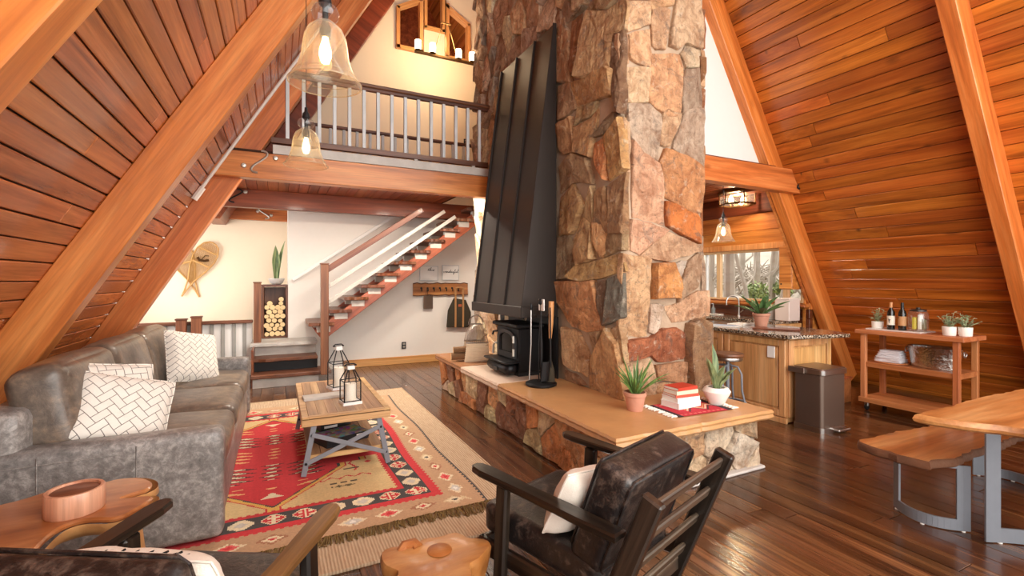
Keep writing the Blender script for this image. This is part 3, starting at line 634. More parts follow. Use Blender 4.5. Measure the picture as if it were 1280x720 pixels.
STONES_SIDE=[
([(3.92,4.31),(3.63,4.18),(3.43,4.19),(3.39,4.09),(3.43,3.91),(3.54,3.92),(3.57,3.63),(3.96,3.67),(4.06,3.72),(4.0,4.05)],(156,110,74),3),
([(4.57,4.53),(4.37,4.47),(4.28,4.17),(4.25,3.75),(4.5,3.84),(4.57,4.16)],(150,102,70),2),
([(4.27,4.38),(4.08,4.39),(4.06,4.16),(4.14,3.78),(4.25,3.89)],(125,72,42),1),
([(4.4,4.72),(4.05,4.53),(4.0,4.41),(4.23,4.4),(4.43,4.5)],(125,98,76),1),
([(3.99,4.38),(3.68,4.4),(3.45,4.22),(3.66,4.21),(3.92,4.33)],(150,115,85),1),
([(4.4,4.76),(4.02,4.55),(3.96,4.79),(4.4,5.05)],(130,100,78),1),
([(3.94,4.53),(3.45,4.27),(3.43,4.51),(3.92,4.8)],(160,115,80),1),
([(3.54,3.92),(3.43,3.89),(3.41,3.72),(3.42,3.46),(3.4,3.3),(3.43,3.16),(3.49,3.27),(3.56,3.58)],(98,60,38),2),
([(4.23,3.71),(3.96,3.66),(3.61,3.62),(3.54,3.57),(3.53,3.34),(3.79,3.39),(4.14,3.42),(4.25,3.59)],(168,118,76),3),
([(4.49,3.76),(4.27,3.74),(4.17,3.42),(4.4,3.4),(4.5,3.4)],(140,95,65),1),
([(4.22,3.23),(3.85,3.24),(3.79,3.31),(3.89,2.85),(4.17,2.96)],(165,115,75),1),
([(4.5,3.34),(4.25,3.35),(4.22,2.98),(4.4,3.0),(4.5,3.11)],(145,95,60),2),
([(3.68,2.98),(3.43,3.08),(3.38,2.63),(3.61,2.56)],(162,112,66),2),
([(3.86,2.96),(3.7,2.99),(3.64,2.57),(3.8,2.73)],(172,100,58),1),
([(3.87,3.03),(3.58,3.19),(3.47,3.12),(3.68,3.01)],(110,78,54),1),
([(4.14,3.42),(3.79,3.36),(3.82,3.32),(3.86,3.26),(4.2,3.25)],(150,112,76),1),
([(4.5,2.87),(4.23,2.95),(3.96,2.84),(3.87,2.57),(4.2,2.64),(4.47,2.58)],(135,95,65),1),
([(4.49,2.51),(4.23,2.63),(4.02,2.37),(4.23,2.11),(4.49,2.1)],(150,105,66),1),
([(3.99,2.4),(3.86,2.53),(3.85,2.44),(3.89,2.08),(4.11,2.14)],(165,125,88),0),
([(3.83,2.46),(3.66,2.49),(3.58,2.05),(3.86,2.08)],(140,95,62),1),
([(3.63,2.49),(3.39,2.57),(3.39,2.04),(3.57,2.05)],(125,82,52),1),
([(4.23,2.0),(4.05,2.27),(3.89,2.11),(3.85,1.82),(4.11,1.76),(4.23,1.91)],(165,120,80),2),
([(3.86,2.17),(3.61,2.11),(3.61,1.91),(3.71,1.83),(3.83,1.99)],(175,120,78),1),
([(3.58,2.14),(3.4,2.12),(3.4,1.88),(3.68,1.83)],(125,88,58),1),
([(4.49,2.07),(4.3,2.08),(4.14,1.75),(4.27,1.63),(4.5,1.62)],(120,90,65),1),
([(4.23,1.64),(4.11,1.75),(3.48,1.84),(3.42,1.68),(3.82,1.61),(4.08,1.6)],(150,105,62),2),
([(4.5,1.57),(3.85,1.58),(3.79,1.31),(3.71,1.12),(3.99,1.08),(4.23,1.11),(4.52,1.38)],(170,108,68),2),
([(3.8,1.57),(3.66,1.59),(3.63,1.19),(3.7,1.17),(3.78,1.41)],(92,60,42),1),
([(3.63,1.6),(3.43,1.65),(3.42,1.27),(3.61,1.19)],(82,68,58),1),
([(4.38,1.07),(4.11,1.04),(3.94,0.83),(3.99,0.62),(4.33,0.69)],(160,110,74),2),
([(3.9,0.79),(3.61,1.12),(3.46,1.0),(3.39,0.49),(3.93,0.48)],(164,112,72),2),
([(3.92,1.06),(3.71,1.1),(3.89,0.88)],(150,110,80),0),
([(3.57,1.12),(3.43,1.18),(3.39,0.85),(3.45,0.88)],(150,108,76),1),
([(4.37,0.61),(4.2,0.6),(4.0,0.52),(4.4,0.48)],(135,85,55),0),
]
# ================================================================== CHIMNEY AND HEARTH
def stone_mesh(poly, depth, seed, grow=1.0, tilt=.09):
    """a split stone: outline poly (u, w) in a wall plane, standing proud by depth along +z"""
    rs = random.Random(seed); n0 = len(poly)
    area = sum(poly[i][0]*poly[(i+1) % n0][1]-poly[(i+1) % n0][0]*poly[i][1] for i in range(n0))
    if area < 0: poly = poly[::-1]
    p2 = []
    for i in range(n0):
        a, b = Vector(poly[i]), Vector(poly[(i+1) % n0]); L = (b-a).length; p2.append(a)
        k = 3 if L > .34 else 2 if L > .2 else 1 if L > .08 else 0
        for q in range(1, k+1):
            d = (b-a)/(k+1)*q; nn = Vector((-(b-a).y, (b-a).x)).normalized(); p2.append(a+d+nn*rs.uniform(-.014, .010))
    n = len(p2); c = sum(p2, Vector((0, 0)))/n; p2 = [c+(p-c)*grow for p in p2]; R = max((p-c).length for p in p2)
    tx, ty = rs.uniform(-tilt, tilt), rs.uniform(-tilt, tilt)
    def h(p, f, amp): return depth*f+((p-c).x*tx+(p-c).y*ty)*f+noise.noise(Vector((p.x*6+seed, p.y*6, f*2)))*amp+rs.uniform(-.35, .35)*amp
    vs = []; fs = []
    rings = [(1.0, -.03, 0), (1.0, .70, .006), (.965, .95, .012), (.74, 1.0, .024), (.40, 1.02, .026)]
    for s, f, amp in rings:
        for p in p2:
            q = c+(p-c)*s if s < .9 else p+(c-p).normalized()*(1-s)*min(.35, (c-p).length)
            vs.append((q.x, q.y, -.03 if f < 0 else max(.004, h(q, f, amp))))
    vs.append((c.x, c.y, max(.01, h(c, 1.02, .02))))
    for r in range(len(rings)-1):
        for k in range(n): k2 = (k+1) % n; fs.append((r*n+k, r*n+k2, (r+1)*n+k2, (r+1)*n+k))
    b = (len(rings)-1)*n
    for k in range(n): fs.append((b+k, b+(k+1) % n, len(vs)-1))
    me = bpy.data.meshes.new('stone'); me.from_pydata(vs, [], fs); me.materials.append(M['stone']); 
    me.polygons.foreach_set('use_smooth', [True]*len(me.polygons)); me.set_sharp_from_angle(angle=.16); return me
def put_stone(poly, col, depth, parent, mat, seed, gain=1.0, grow=1.0, tilt=.09):
    o = link('stone', stone_mesh(poly, depth, seed, grow, tilt), parent, mat); o.color = tuple(min(1, v*gain) for v in C(*col)[:3])+(1,); return o
def voronoi(rect, seeds, sx=1.0, keep=None, clip=None):
    """cells of the seeds inside rect, as polygons; distances along x are weighted by sx"""
    u0, w0, u1, w1 = rect; out = []
    for i, s in enumerate(seeds):
        poly = [(u0, w0), (u1, w0), (u1, w1), (u0, w1)]
        for j, t in enumerate(seeds):
            if i == j or not poly: continue
            a = ((t[0]-s[0])*sx*sx, t[1]-s[1]); mid = ((s[0]+t[0])/2, (s[1]+t[1])/2); new = []
            f = lambda p: (p[0]-mid[0])*a[0]+(p[1]-mid[1])*a[1]
            for k in range(len(poly)):
                p, q = poly[k-1], poly[k]; fp, fq = f(p), f(q)
                if (fp <= 0) != (fq <= 0):
                    tt = fp/(fp-fq); new.append((p[0]+(q[0]-p[0])*tt, p[1]+(q[1]-p[1])*tt))
                if fq <= 0: new.append(q)
            poly = new
        if len(poly) >= 3: out.append((i, poly))
    return out
def poisson(rect, r, sx, rs, avoid=None, tries=3000):
    pts = []
    for _ in range(tries):
        p = (rs.uniform(rect[0], rect[2]), rs.uniform(rect[1], rect[3])); rr = r*rs.uniform(.7, 1.25)
        if avoid and avoid(p): continue
        if all(((p[0]-q[0])*sx)**2+(p[1]-q[1])**2 > rr*rr for q in pts): pts.append(p)
    return pts
def clean(poly, joint):
    q = []
    for p in poly:
        if not q or hypot(p[0]-q[-1][0], p[1]-q[-1][1]) > .03: q.append(p)
    if len(q) > 2 and hypot(q[0][0]-q[-1][0], q[0][1]-q[-1][1]) < .03: q.pop()
    if len(q) < 3: return None
    a = sum(q[i][0]*q[(i+1) % len(q)][1]-q[(i+1) % len(q)][0]*q[i][1] for i in range(len(q)))
    if abs(a) < .006: return None
    return inset(q if a > 0 else q[::-1], joint)
FRONT = Matrix(((1, 0, 0, 0), (0, 0, -1, 3.47), (0, 1, 0, 0), (0, 0, 0, 1)))      # (x, z) on the face that looks towards -Y
SIDE = Matrix(((0, 0, -1, 2.85), (-1, 0, 0, 0), (0, 1, 0, 0), (0, 0, 0, 1)))       # (-y, z) on the face that looks towards -X
b = MB(); b.box((3.38, 5.23, 3.40), (1.06, 3.52, 5.9)); chim = tag(b.build('stone_chimney', M['mortar'], None, False), 'massive chimney of split tan and rust ledge stones rising from the hearth', 'chimney')
k = 0
for poly, col, d in STONES_FRONT:
    put_stone(poly, col, (.03, .042, .055, .12)[d], chim, FRONT, k, 1.18, 1.02); k += 1
for poly, col, d in STONES_SIDE:
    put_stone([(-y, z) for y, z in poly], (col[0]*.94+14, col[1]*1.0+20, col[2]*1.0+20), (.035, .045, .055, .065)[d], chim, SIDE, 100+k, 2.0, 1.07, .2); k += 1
rs = random.Random(11)
GREYS = [(128, 108, 92), (150, 132, 112), (112, 100, 88), (160, 142, 118), (136, 112, 86), (118, 98, 80), (152, 126, 96), (98, 88, 78), (142, 120, 98)]
TANS = [(214, 172, 130), (200, 158, 118), (188, 140, 96), (172, 112, 70), (206, 182, 150), (150, 104, 66), (190, 164, 138)]
def fill(rect, r, sx, pal, mat, parent, depth, joint, seed0, avoid=None, skip=None, gain=1.0, tilt=.09):
    pts = poisson(rect, r, sx, rs, avoid); n = 0
    for i, poly in voronoi(rect, pts, sx):
        q = clean(poly, joint)
        if q is None or (skip and skip(pts[i])): continue
        put_stone(q, rs.choice(pal), depth*rs.uniform(.6, 1.5), parent, mat, seed0+i, gain, 1.0, tilt); n += 1
    return n
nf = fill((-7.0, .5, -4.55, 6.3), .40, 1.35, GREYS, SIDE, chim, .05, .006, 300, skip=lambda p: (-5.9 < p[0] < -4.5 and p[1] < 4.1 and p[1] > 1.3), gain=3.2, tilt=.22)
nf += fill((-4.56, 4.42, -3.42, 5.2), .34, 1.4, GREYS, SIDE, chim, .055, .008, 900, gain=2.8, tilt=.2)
nf += fill((2.80, 4.66, 3.93, 5.3), .34, 1.2, TANS, FRONT, chim, .055, .008, 1200, gain=1.15)
# right hand return of the chimney (seen only from the kitchen side)
RIGHT = Matrix(((0, 0, 1, 3.91), (1, 0, 0, 0), (0, 1, 0, 0), (0, 0, 0, 1)))
nf += fill((3.45, .1, 5.2, 4.4), .5, 1.4, TANS, RIGHT, chim, .03, .01, 1400)
# hearth
b = MB(); b.prism([(2.19, 6.68), (2.19, 2.72), (3.66, 2.72), (3.66, 3.45), (3.9, 3.45), (3.9, 6.68)], .0, .43); hearth = tag(b.build('raised_hearth', M['mortar'], None, False), 'long raised stone hearth with thick sandstone slabs round the chimney', 'hearth')
HS = Matrix(((0, 0, -1, 2.19), (-1, 0, 0, 0), (0, 1, 0, 0), (0, 0, 0, 1))); HF = Matrix(((1, 0, 0, 0), (0, 0, -1, 2.72), (0, 1, 0, 0), (0, 0, 0, 1)))
HE = Matrix(((0, 0, 1, 3.66), (1, 0, 0, 0), (0, 1, 0, 0), (0, 0, 0, 1)))
HP = [(196, 146, 102), (170, 112, 70), (206, 172, 136), (150, 102, 72), (178, 150, 124), (214, 178, 136), (132, 92, 68), (188, 128, 80)]
HW = [(222, 200, 172), (214, 186, 150), (204, 164, 124), (226, 210, 188), (196, 150, 110)]
fill((-6.68, .0, -2.70, .42), .30, 1.15, HP, HS, hearth, .04, .005, 2000, gain=1.9, tilt=.14); fill((2.16, .0, 3.69, .42), .34, .9, HW, HF, hearth, .05, .004, 2300, gain=1.2); fill((2.70, 0, 3.5, .42), .26, .9, HW, HE, hearth, .04, .007, 2500)
b = MB(); b.box((2.92, 2.68, .012), (1.58, .12, .024), .008); b.build('plinth', M['concrete'], hearth, False)
def slab(poly, mat, seed, rough=.006):
    b = MB(); p2 = []
    n0 = len(poly); rr = random.Random(seed)
    for i in range(n0):
        a, c = Vector(poly[i]), Vector(poly[(i+1) % n0]); L = (c-a).length; kk = max(1, int(L/.03)); nn = Vector(((c-a).y, -(c-a).x)).normalized()
        for q in range(kk): p2.append(tuple(a+(c-a)*(q/kk)+(nn*rr.uniform(-rough, rough) if q else Vector((0, 0)))))
    ins = inset(p2, .012); ins2 = inset(p2, .006); n = len(p2); vs = []; fs = []
    for pp, z in ((ins, .425), (p2, .44), (ins2, .465), (p2, .482), (ins, .5)):
        for q in pp: vs.append((q[0], q[1], z))
    for r in range(4):
        for i in range(n): j = (i+1) % n; fs.append((r*n+i, r*n+j, (r+1)*n+j, (r+1)*n+i))
    fs.append(tuple(4*n+i for i in range(n))); fs.append(tuple(range(n))[::-1]); b.add(vs, fs); return b.build('slab', mat, hearth, True, .5)
slab([(2.08, 4.53), (2.08, 2.58), (3.76, 2.58), (3.76, 3.46), (2.84, 3.46), (2.84, 4.53)], M['sandstone'], 1)
slab([(2.07, 5.64), (2.07, 4.545), (2.84, 4.545), (2.84, 5.64)], M['pad'], 2)
slab([(2.09, 6.79), (2.09, 5.655), (2.84, 5.655), (2.84, 6.79)], plain('brown_sandstone', C(160, 110, 72), .4, 0, .15, .2, 18, .2), 3)

# flue hood -------------------------------------------------------------
hood = thing('flue_hood', 'tall blackened steel flue hood with standing seams tapering up the chimney', 'hood', (2.79, 5.21, 1.2))
H0, H1, HZ, DP = -.71, .70, 3.28, .42       # y range, height, depth at the bottom
def hx(z): return -DP*(1-z/HZ)-.015
b = MB(); zb = .10
vs = [(0, H0, 0), (0, H1, 0), (-DP-.015, H1, 0), (-DP-.015, H0, 0), (0, H0, HZ), (0, H1, HZ), (-.015, H1, HZ), (-.015, H0, HZ)]
b.add(vs, [(0, 1, 2, 3), (4, 7, 6, 5), (0, 3, 7, 4), (2, 1, 5, 6), (3, 2, 6, 7)]); b.build('shell', M['hood'], hood, False)
for yy in (H0+.012, H0+.46, H0+.93, H1-.012):
    b = MB(); L = hypot(HZ, DP); b.box((0, 0, L/2), (.028, .022, L), .004); b.build('seam', M['hood'], hood, False, M=TR(-DP-.015-.008, yy, 0) @ RY(atan2(DP, HZ)))
b = MB(); b.box((-DP/2-.01, 0, .05), (DP+.05, H1-H0+.03, .12), .006); b.build('skirt', M['hood'], hood, False)
b = MB(); b.box((-.005, 0, -.36), (.02, 1.5, .70), .003); b.build('back_plate', M['black_metal'], hood, False)
# wood stove --------------------------------------------------------------
st = thing('wood_stove', 'black cast iron wood stove with an arched glass door under the hood', 'stove', (2.575, 5.02, .5))
b = MB(); b.box((0, 0, .30), (.28, .60, .50), .012); b.build('body', M['black_metal'], st); b = MB(); b.box((-.01, 0, .575), (.36, .68, .045), .012); b.build('top_plate', M['black_metal'], st)
b = MB(); b.box((-.215, 0, .09), (.17, .58, .13), .045); b.build('ash_box', M['black_metal'], st, True, .9); b = MB(); b.box((-.225, 0, .165), (.19, .62, .025), .01); b.build('ash_lip', M['black_metal'], st)
b = MB(); b.box((-.305, 0, .075), (.02, .16, .05), .008); b.build('ash_latch', M['black'], st); b = MB(); b.box((0, 0, .03), (.26, .54, .06), .004); b.build('pedestal', M['black'], st)
arch = lambda w, z0, z1, r: [(-w, z0), (w, z0), (w, z1)]+[(w*cos(a), z1+r*sin(a)) for a in [pi*i/12 for i in range(1, 12)]]+[(-w, z1)]
YZ = Matrix(((0, 0, -1, 0), (-1, 0, 0, 0), (0, 1, 0, 0), (0, 0, 0, 1)))
b = MB(); o_, i_ = arch(.235, .20, .42, .10), arch(.175, .255, .41, .07); n = len(o_); vs = [(p[0], p[1], z) for z in (.0, .03) for q in (o_, i_) for p in q]
fs = []
for i in range(n):
    j = (i+1) % n; fs += [(2*n+i, 2*n+j, 3*n+j, 3*n+i), (i, j, 2*n+j, 2*n+i), (n+j, n+i, 3*n+i, 3*n+j)]
b.add(vs, fs); door = b.build('door', plain('cast_door', C(62, 60, 60), .45, .6, 0, .1, 60), st, True, .4, TR(-.14, 0, 0) @ YZ)
b = MB(); b.prism(i_, .004, .010); b.build('door_glass', plain('sooty_glass', C(20, 15, 13), .12, 0, .5), door)
for z in (.26, .41): 
    b = MB(); b.tube([(.225, z-.03, .036), (.225, z+.05, .036)], .016, 8); b.build('hinge', M['bolt'], door)
b = MB(); b.tube([(-.235, .33, .03), (-.28, .33, .04), (-.30, .30, .05), (-.30, .20, .055)], .012, 8); b.build('door_handle', M['bolt'], door)
b = MB(); b.tube([(-.14, .30, .47), (-.16, .36, .46), (-.17, .37, .42)], .012, 8); b.build('air_lever', M['iron'], st)
# fire tools ---------------------------------------------------------------
TX, TY = 2.46, 4.27
ts = thing('fire_tool_stand', 'black iron fireplace tool stand on the sandstone beside the stove', 'tool stand', (TX, TY, .5))
b = MB(); b.lathe([(.15, .0), (.165, .01), (.165, .028), (.15, .035), (.02, .032)], 28); b.build('base', M['iron'], ts)
b = MB(); b.tube([(0, 0, .03), (0, 0, .84)], .010, 8); b.lathe([(0, .835), (.028, .85), (.034, .875), (.022, .90), (0, .905)], 12); b.build('post', M['iron'], ts)
b = MB()
for a in range(4): b.tube([(0, 0, .72), (.08*cos(a*pi/2+.4), .08*sin(a*pi/2+.4), .72), (.095*cos(a*pi/2+.4), .095*sin(a*pi/2+.4), .745)], .007, 6)
b.build('tool_rack', M['iron'], ts); b = MB(); b.box((0, -.01, .84), (.012, .11, .12), .003); b.build('hang_tag', M['white_paint'], ts)
for q in range(3):
    b = MB(); b.lathe([(.02, -.0), (.024, .008), (.015, .014)], 10, (.14*cos(q*2.1+.5), .14*sin(q*2.1+.5), 0)); b.build('foot', M['iron'], ts)
def tool(name, label, a, fn):
    t = thing(name, label, 'fire tool', (TX+.105*cos(a), TY+.105*sin(a), .535)); fn(t, a); return t
def poker(t, a):
    b = MB(); b.tube([(.02*cos(a), .02*sin(a), .02), (0, 0, .40), (0, 0, .76)], .008, 8); b.build('shaft', M['steel'], t); b = MB(); b.lathe([(0, .74), (.018, .76), (.02, .80), (0, .83)], 10); b.build('knob', M['iron'], t)
def shovel(t, a):
    b = MB(); b.tube([(.01, 0, .16), (0, 0, .78)], .008, 8); b.build('shaft', M['iron'], t); b = MB()
    b.grid(lambda u, v: ((u-.5)*.13, .02+.05*(2*u-1)**2-.02*v, .02+.2*v), 6, 6); b.grid(lambda u, v: ((u-.5)*.13, .024+.05*(2*u-1)**2-.02*v, .02+.2*v), 6, 6, flip=True); b.build('blade', M['iron'], t, M=RZ(a+pi/2))
def broom(t, a):
    b = MB(); b.tube([(0, 0, .2), (0, 0, .45)], .009, 8); b.build('shaft', M['iron'], t); b = MB(); b.tube([(0, 0, .45), (.01, .0, .62), (.015, 0, .84)], [.016, .026, .03], 10); b.build('handle', M['pine_z'], t)
    b = MB(); b.tube([(0, 0, .0), (0, 0, .12), (0, 0, .22)], [.05, .045, .015], 12); b.build('bristles', M['canvas'], t)
def tongs(t, a):
    b = MB(); b.tube([(-.02, 0, .0), (-.02, 0, .4), (0, 0, .7), (0, 0, .78)], .007, 8); b.tube([(.02, 0, .0), (.02, 0, .4), (0, 0, .7)], .007, 8); b.build('arms', M['iron'], t); b = MB(); b.lathe([(0, .76), (.02, .78), (0, .82)], 10); b.build('knob', M['iron'], t)
tool('fire_poker', 'slim steel poker hanging on the left of the tool stand', 2.6, poker); tool('ash_shovel', 'black ash shovel with a curved blade on the tool stand', -1.0, shovel)
tool('hearth_broom', 'hearth broom with a pale wooden handle on the tool stand', -.1, broom); tool('fire_tongs', 'iron log tongs hanging at the back of the tool stand', 1.1, tongs)
# wicker log carrier -----------------------------------------------------
lb = thing('log_basket', 'cream wicker and wire log basket at the far end of the hearth', 'basket', (2.42, 5.98, .5), radians(-14))
b = MB()
for s in (-1, 1):
    b.grid(lambda u, v: ((u-.5)*(.34-.05*v), s*(.11+.03*v), .012+.24*v), 12, 8)

    for q in range(9):
        z_ = .02+q*.028; w_ = (.345-.05*(z_/.24))/2; b.tube([(-w_+2*w_*k_/10, s*(.111+.03*z_/.24)+s*.004*(-1)**(k_+q), z_) for k_ in range(11)], .0085, 5)
b.build('wicker_panel', M['wicker'], lb); b = MB()
for s in (-1, 1):
    for q in range(12):
        xx = -.145+q*.0264; b.tube([(xx, s*.14, .25), (xx*.75, s*.10, .42), (xx*.45, s*.05, .50)], .0045, 5)
    b.tube([(-.15, s*.14, .26), (.15, s*.14, .26)], .007, 6); b.tube([(-.075, s*.05, .50), (.075, s*.05, .50)], .006, 6)
b.build('wire_side', M['steel'], lb); b = MB(); b.tube([(.10*cos(q*pi/12), 0, .49+.13*sin(q*pi/12)) for q in range(13)], .009, 6); b.build('handle', M['steel'], lb); b = MB(); b.box((0, 0, .01), (.33, .22, .02), .003); b.build('bottom', M['wicker'], lb)
for i, (lx, ly, lz, r, lab) in enumerate(((-.10, -.02, .055, .05, 'split log lowest at the front of the wicker basket'), (-.02, .05, .055, .045, 'split log lowest at the back of the wicker basket'), (-.07, 0, .14, .045, 'small split log on top in the wicker basket'))):
    t = thing('split_log', lab, 'log', (2.42, 5.98, .51), radians(-14), 'logs in the wicker basket'); b = MB()
    b.mi = 0; b.tube([(lx-.24, ly, lz), (lx+.1, ly+.01, lz+.01)], r, 9); mm = b.build('log', [M['log_bark'], M['log_end']], t)
    for p in mm.data.polygons:
        if len(p.vertices) > 4: p.material_index = 1
# ================================================================== LOFT RAILINGS, STAIRS, ENTRY
lr = thing('loft_railing', 'loft railing of grey square balusters with a brown handrail above the beam', 'railing', (1.35, 6.42, 3.1))
def bx(parent, name, c, d, mat, bev=.004, M_=None):
    b = MB(); b.box(c, d, bev); return b.build(name, mat, parent, False, M=M_)
bx(lr, 'handrail', (.05, 0, 1.06), (2.9, .09, .05), M['walnut'], .012); bx(lr, 'top_rail', (.05, 0, 1.015), (2.86, .05, .04), M['walnut']); bx(lr, 'bottom_rail', (.0, 0, .20), (2.86, .06, .07), M['walnut'])
for i in range(15): bx(lr, 'baluster', (-1.25+.182*i, 0, .60), (.042, .042, .80), M['galv'])
for xx in (-.9, .35, 1.2): bx(lr, 'spacer_block', (xx, 0, .135), (.05, .05, .07), M['weather'])
l2 = thing('stairwell_railing', 'second railing farther back in the loft round the stairwell', 'railing', (1.9, 8.2, 3.1))
bx(l2, 'handrail', (0, 0, 1.0), (3.0, .08, .05), M['walnut'], .012)
for i in range(14): bx(l2, 'baluster', (-1.35+.21*i, 0, .50), (.045, .045, .95), M['galv'])
bx(l2, 'bottom_rail', (0, 0, .06), (3.0, .05, .06), M['walnut']); 
for xx in (-1.4, 1.4): bx(l2, 'end_post', (xx, 0, .5), (.07, .07, 1.0), M['walnut_z'])
# staircase
S = thing('staircase', 'open live-edge staircase climbing right along the white wall from a landing', 'stairs', (0, 8.0, 0))
def live(poly_x0, x1, y0, y1, z, t, seed, mat, parent, name='tread', edge=None):
    rr = random.Random(seed); pf = [(poly_x0+(x1-poly_x0)*i/10, y0+rr.uniform(-.02, .02)) for i in range(11)]; b = MB(); b.prism(pf+[(x1, y1), (poly_x0, y1)], z-t, z, None, .008); return b.build(name, mat, parent, False)
# three wide entry steps and the landing (coordinates relative to y = 8)
live(-.36, .74, -.20, .28, .20, .055, 1, M['walnut'], S); live(-.36, .56, .06, .60, .40, .05, 2, M['walnut'], S); live(-.40, .58, .36, 1.0, .60, .055, 3, M['weather'], S, 'landing'); bx(S, 'landing_back', (-.12, 1.35, .5725), (.52, .74, .055), M['weather'])
for (yy, z0, z1) in ((-.12, .0, .145), (.14, .2, .35), (.46, .4, .545)): bx(S, 'riser', (.11, yy, (z0+z1)/2), (.90, .02, z1-z0), M['weather'] if yy < .3 and yy < 0 else M['black_metal'] if yy < .3 else M['weather'])
bx(S, 'side_cheek', (-.345, .35, .28), (.03, .9, .56), M['walnut_y'])
z = .92; x = .46; TREADS = []
for i in range(11):
    xa = .44+.262*i; za = .90+.1975*i
    if za > 2.95: break
    live(xa-.02, xa+.36, -.07, .95, za+.03, .055, 20+i, M['walnut'], S); bx(S, 'tread_block', (xa+.20, .03, za-.075), (.20, .09, .10), M['weather']); bx(S, 'tread_block', (xa+.20, .88, za-.075), (.20, .09, .10), M['weather'])
sl = atan2(.1975, .262)
for yy in (.02, .90):
    L = 3.55; bx(S, 'stringer', (0, 0, 0), (L, .06, .20), M['stringer'], .006, TR(.62+cos(sl)*L/2-.05, yy, .62+sin(sl)*L/2+.10) @ RY(-sl))
bx(S, 'newel_post', (.64, -.18, .99), (.115, .115, 1.70), M['walnut_z'], .006); bx(S, 'newel_cap', (.64, -.18, 1.85), (.13, .13, .02), M['walnut'])
bx(S, 'corner_post', (-.30, .55, .80), (.105, .105, 1.50), M['walnut_z'], .006); bx(S, 'corner_post_cap', (-.30, .55, 1.56), (.12, .12, .02), M['walnut'])
def slope_bar(name, x0, z0, x1, z1, y, w, h, mat):
    L = hypot(x1-x0, z1-z0); bx(S, name, (L/2, 0, 0), (L, w, h), mat, .006, TR(x0, y, z0) @ RY(-atan2(z1-z0, x1-x0)))
slope_bar('handrail', .68, 1.76, 2.2, 2.80, -.12, .06, .09, M['walnut']); slope_bar('lower_rail', .68, 1.48, 2.6, 2.80, -.12, .03, .06, M['weather']); slope_bar('lower_rail', .68, 1.23, 2.8, 2.72, -.12, .03, .06, M['weather']); slope_bar('wall_rail', .22, 1.60, 1.98, 2.82, .93, .04, .06, M['white_paint'])
# guard rail round the stairs going down, behind the sofa
gr = thing('stair_guard_rail', 'low guard rail of grey and white slats under a brown rail behind the sofa', 'railing', (-1.34, 8.6, 0))
bx(gr, 'handrail', (0, 0, .94), (1.95, .09, .05), M['walnut'], .01)
for i in range(13): bx(gr, 'baluster', (-.92+.148*i, .035, .50), (.052, .024, .86), M['slat_grey'])
bx(gr, 'backing_board', (0, .06, .48), (1.93, .012, .88), M['white_paint'])
bx(gr, 'bottom_rail', (0, 0, .04), (1.95, .06, .07), M['walnut'])
for i, xx in enumerate((.04, .23)):
    bx(gr, 'post', (xx, -.09, .50), (.13, .11, 1.0+.06*i), M['walnut_z'], .006); bx(gr, 'post_cap', (xx, -.09, 1.01+.03*i), (.15, .13, .025), M['walnut'])
# firewood niche on the landing
fn = thing('firewood_niche', 'tall dark wooden box niche filled with cut logs on the landing', 'shelf box', (-.04, 9.2, .602))
bx(fn, 'side', (-.20, 0, .44), (.04, .30, .88), M['walnut_z']); bx(fn, 'side', (.17, 0, .44), (.04, .30, .88), M['walnut_z']); bx(fn, 'top', (-.015, 0, .90), (.41, .32, .04), M['walnut']); bx(fn, 'bottom', (-.015, 0, .02), (.33, .30, .03), M['walnut']); bx(fn, 'back', (-.015, .14, .45), (.33, .02, .84), M['walnut_z'])
rf = random.Random(3); logs = []
proto = None
rows = [(.04, [-.125, -.045, .04, .115]), (.12, [-.09, .0, .085]), (.19, [-.13, -.05, .035, .115]), (.265, [-.095, -.01, .08]), (.34, [-.13, -.045, .04, .118]), (.415, [-.09, -.005, .08]), (.49, [-.125, -.04, .045, .12]), (.565, [-.08, .09]), (.63, [.095])]
lm = []
for r in (.036, .040, .044):
    b = MB(); b.tube([(0, -.13, 0), (0, .10, 0)], r, 12); o = b.build('log', [M['log_bark'], M['log_end']], None)
    for p in o.data.polygons:
        if len(p.vertices) > 4: p.material_index = 1
    lm.append(o.data); bpy.data.objects.remove(o)
ROWN = ['bottom row', 'second row up', 'third row up', 'fourth row up', 'fifth row up', 'sixth row up', 'seventh row up', 'eighth row up', 'very top of the pile']
for ri, (z, xs) in enumerate(rows):
    for xi, xx in enumerate(xs):
        o = link('firewood_log', rf.choice(lm)); o.location = (-.052+xx, 9.18+rf.uniform(-.02, .01), .638+z+rf.uniform(-.006, .006)); tag(o, 'round cut log in the firewood niche, '+ROWN[ri]+', '+['first', 'second', 'third', 'fourth'][xi]+' from the post', 'log', 'cut logs in the firewood niche')
# plants ------------------------------------------------------------------
def blade(b, L, w, bend, az, tilt, n=10, fold=.25, base=(0, 0, 0), thick=.004, belly=.5):
    """a tapering leaf rising from base, leaning by tilt and drooping by bend"""
    pts = []; p = Vector((0, 0, 0)); a = tilt
    for i in range(n+1):
        pts.append((p.copy(), a)); a += bend/n; p = p+Vector((sin(a), 0, cos(a)))*L/n
    R = Matrix.Translation(base) @ RZ(az); vs = []; fs = []
    for i, (q, a) in enumerate(pts):
        t = i/n; ww = w*((min(1, t/belly*.55+.45)) if t < belly else max(.02, (1-((t-belly)/(1-belly))**1.7)))
        nx = Vector((cos(a), 0, -sin(a)))
        for s_ in (-1, 0, 1): vs.append(q+Vector((0, s_*ww/2, 0))-nx*fold*ww*abs(s_))
        vs.append(q+nx*thick)
    for i in range(n):
        k = i*4; m = k+4
        fs += [(k, k+1, m+1, m), (k+1, k+2, m+2, m+1), (k+2, k+3, m+3, m+2), (k+3, k, m, m+3)]
    b.add(vs, fs, R)
